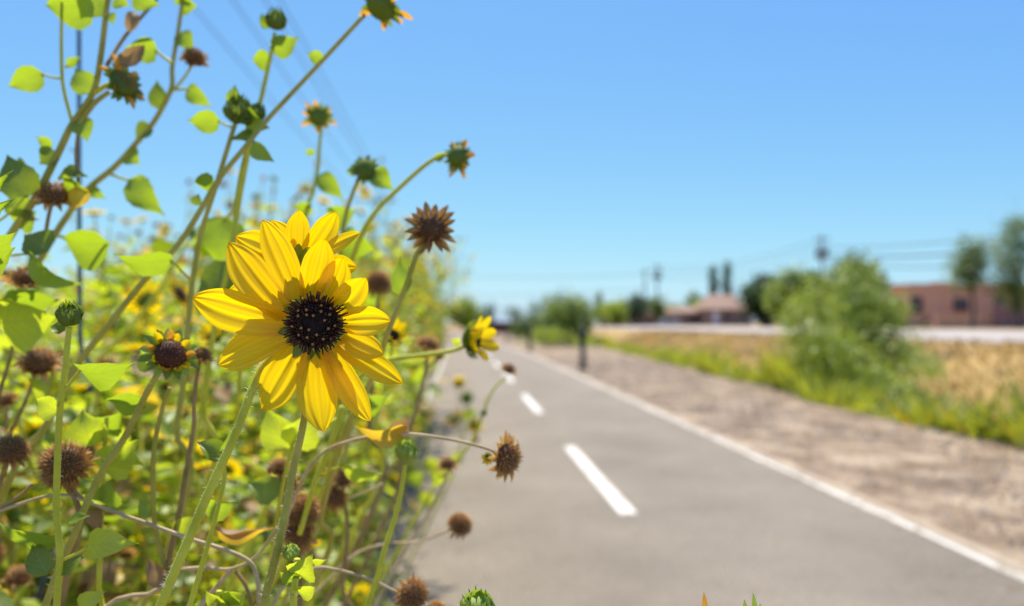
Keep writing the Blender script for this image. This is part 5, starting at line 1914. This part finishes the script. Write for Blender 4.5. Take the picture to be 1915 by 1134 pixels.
# (base px,py, tip px,py, width px, depth offsets base/tip, turn(right,up), curl)
hero_petals = [
    (556, 560, 492, 411, 50, .004, -.006, (.15, .1), .06, .5),
    (536, 590, 428, 452, 62, .004, .000, (.3, .2), .05, .35),
    (535, 606, 361, 556, 74, .004, -.012, (-.2, -.3), .05, .4),
    (540, 625, 407, 683, 62, .005, .010, (-.1, .3), .04, .35),
    (560, 645, 489, 766, 72, .005, .012, (-.1, .3), .03, .3),
    (588, 655, 604, 807, 66, .005, .010, (.1, .2), .03, .35),
    (612, 652, 692, 788, 46, .006, .014, (.2, .2), .05, .35),
    (606, 655, 668, 762, 36, .009, .016, (-.3, .2), .02, .3),
    (630, 640, 753, 718, 44, .005, .004, (.2, .4), .05, .45),
    (640, 628, 717, 662, 48, .003, .002, (.1, .3), .10, .45),
    (640, 604, 731, 600, 50, .003, .000, (.2, -.2), .12, .45),
    (622, 582, 684, 520, 50, .004, -.004, (.3, -.1), .12, .45),
    (604, 568, 642, 482, 50, .006, .000, (.3, 0), .10, .45),
    (578, 562, 607, 447, 54, .005, -.004, (.2, .1), .09, .5),
]
big_flower('large open yellow sunflower with a dark brown centre in sharp focus',
           [(578, 622, .389), (555, 634, .402), (520, 655, .405), (492, 684, .397), (470, 733, .390), (440, 812, .385), (400, 900, .382), (360, 992, .380), (320, 1085, .378), (296, 1145, .378)],
           .0018, .0024, (589, 606), .378, 55, ax(.22, .10, .97), hero_petals, hairs=420)
rear_petals = [
    (556, 480, 560, 393, 38, .0, -.004, (.1, .1), .05, .4),
    (572, 482, 630, 397, 42, .0, -.004, (.3, .1), .06, .45),
    (585, 492, 674, 435, 30, .0, -.004, (.1, .6), .12, .4),
    (545, 480, 508, 412, 40, .0, .000, (.2, .1), .06, .4),
    (538, 492, 440, 442, 52, .0, .000, (.2, .1), .06, .4),
    (536, 505, 426, 500, 50, .0, .000, (.1, .2), .05, .4),
    (545, 520, 420, 555, 44, .0, .000, (.1, .3), .05, .4),
    (560, 530, 412, 612, 40, .0, .000, (.1, .3), .05, .4),
    (575, 525, 640, 590, 44, .0, .000, (.1, .3), .05, .4),
    (585, 505, 668, 500, 40, .0, .000, (.1, .3), .05, .4),
]
big_flower('second yellow sunflower turned away, half hidden behind the large one',
           [(566, 520, .408), (572, 560, .412), (580, 640, .412), (578, 720, .410), (566, 800, .406), (548, 880, .402), (532, 970, .398), (516, 1040, .396), (498, 1110, .395), (488, 1160, .395)],
           .0016, .0022, (560, 500), .402, 40, ax(.0, .25, -.95), rear_petals, disc=False, hairs=260, mat='stem_olive')
# white fuzzed little leaf on the hero stem
p = Plant('sunflower_shoot', 'small folded fuzzy leaf shoot beside the large flower stem')
d = .40
p.main([(414, 860, d), (420, 890, d), (405, 960, d), (380, 1050, d), (350, 1150, d)], .0010, .0014, 'stem', hairs=40)
p.leaf((418, 858, d), (368, 826, d), 30, 'leaf_shade', (.1, .8), .4, .15)
p.leaf((416, 850, d), (436, 794, d), 22, 'leaf', (.8, .1), .6, .1)
p.done()
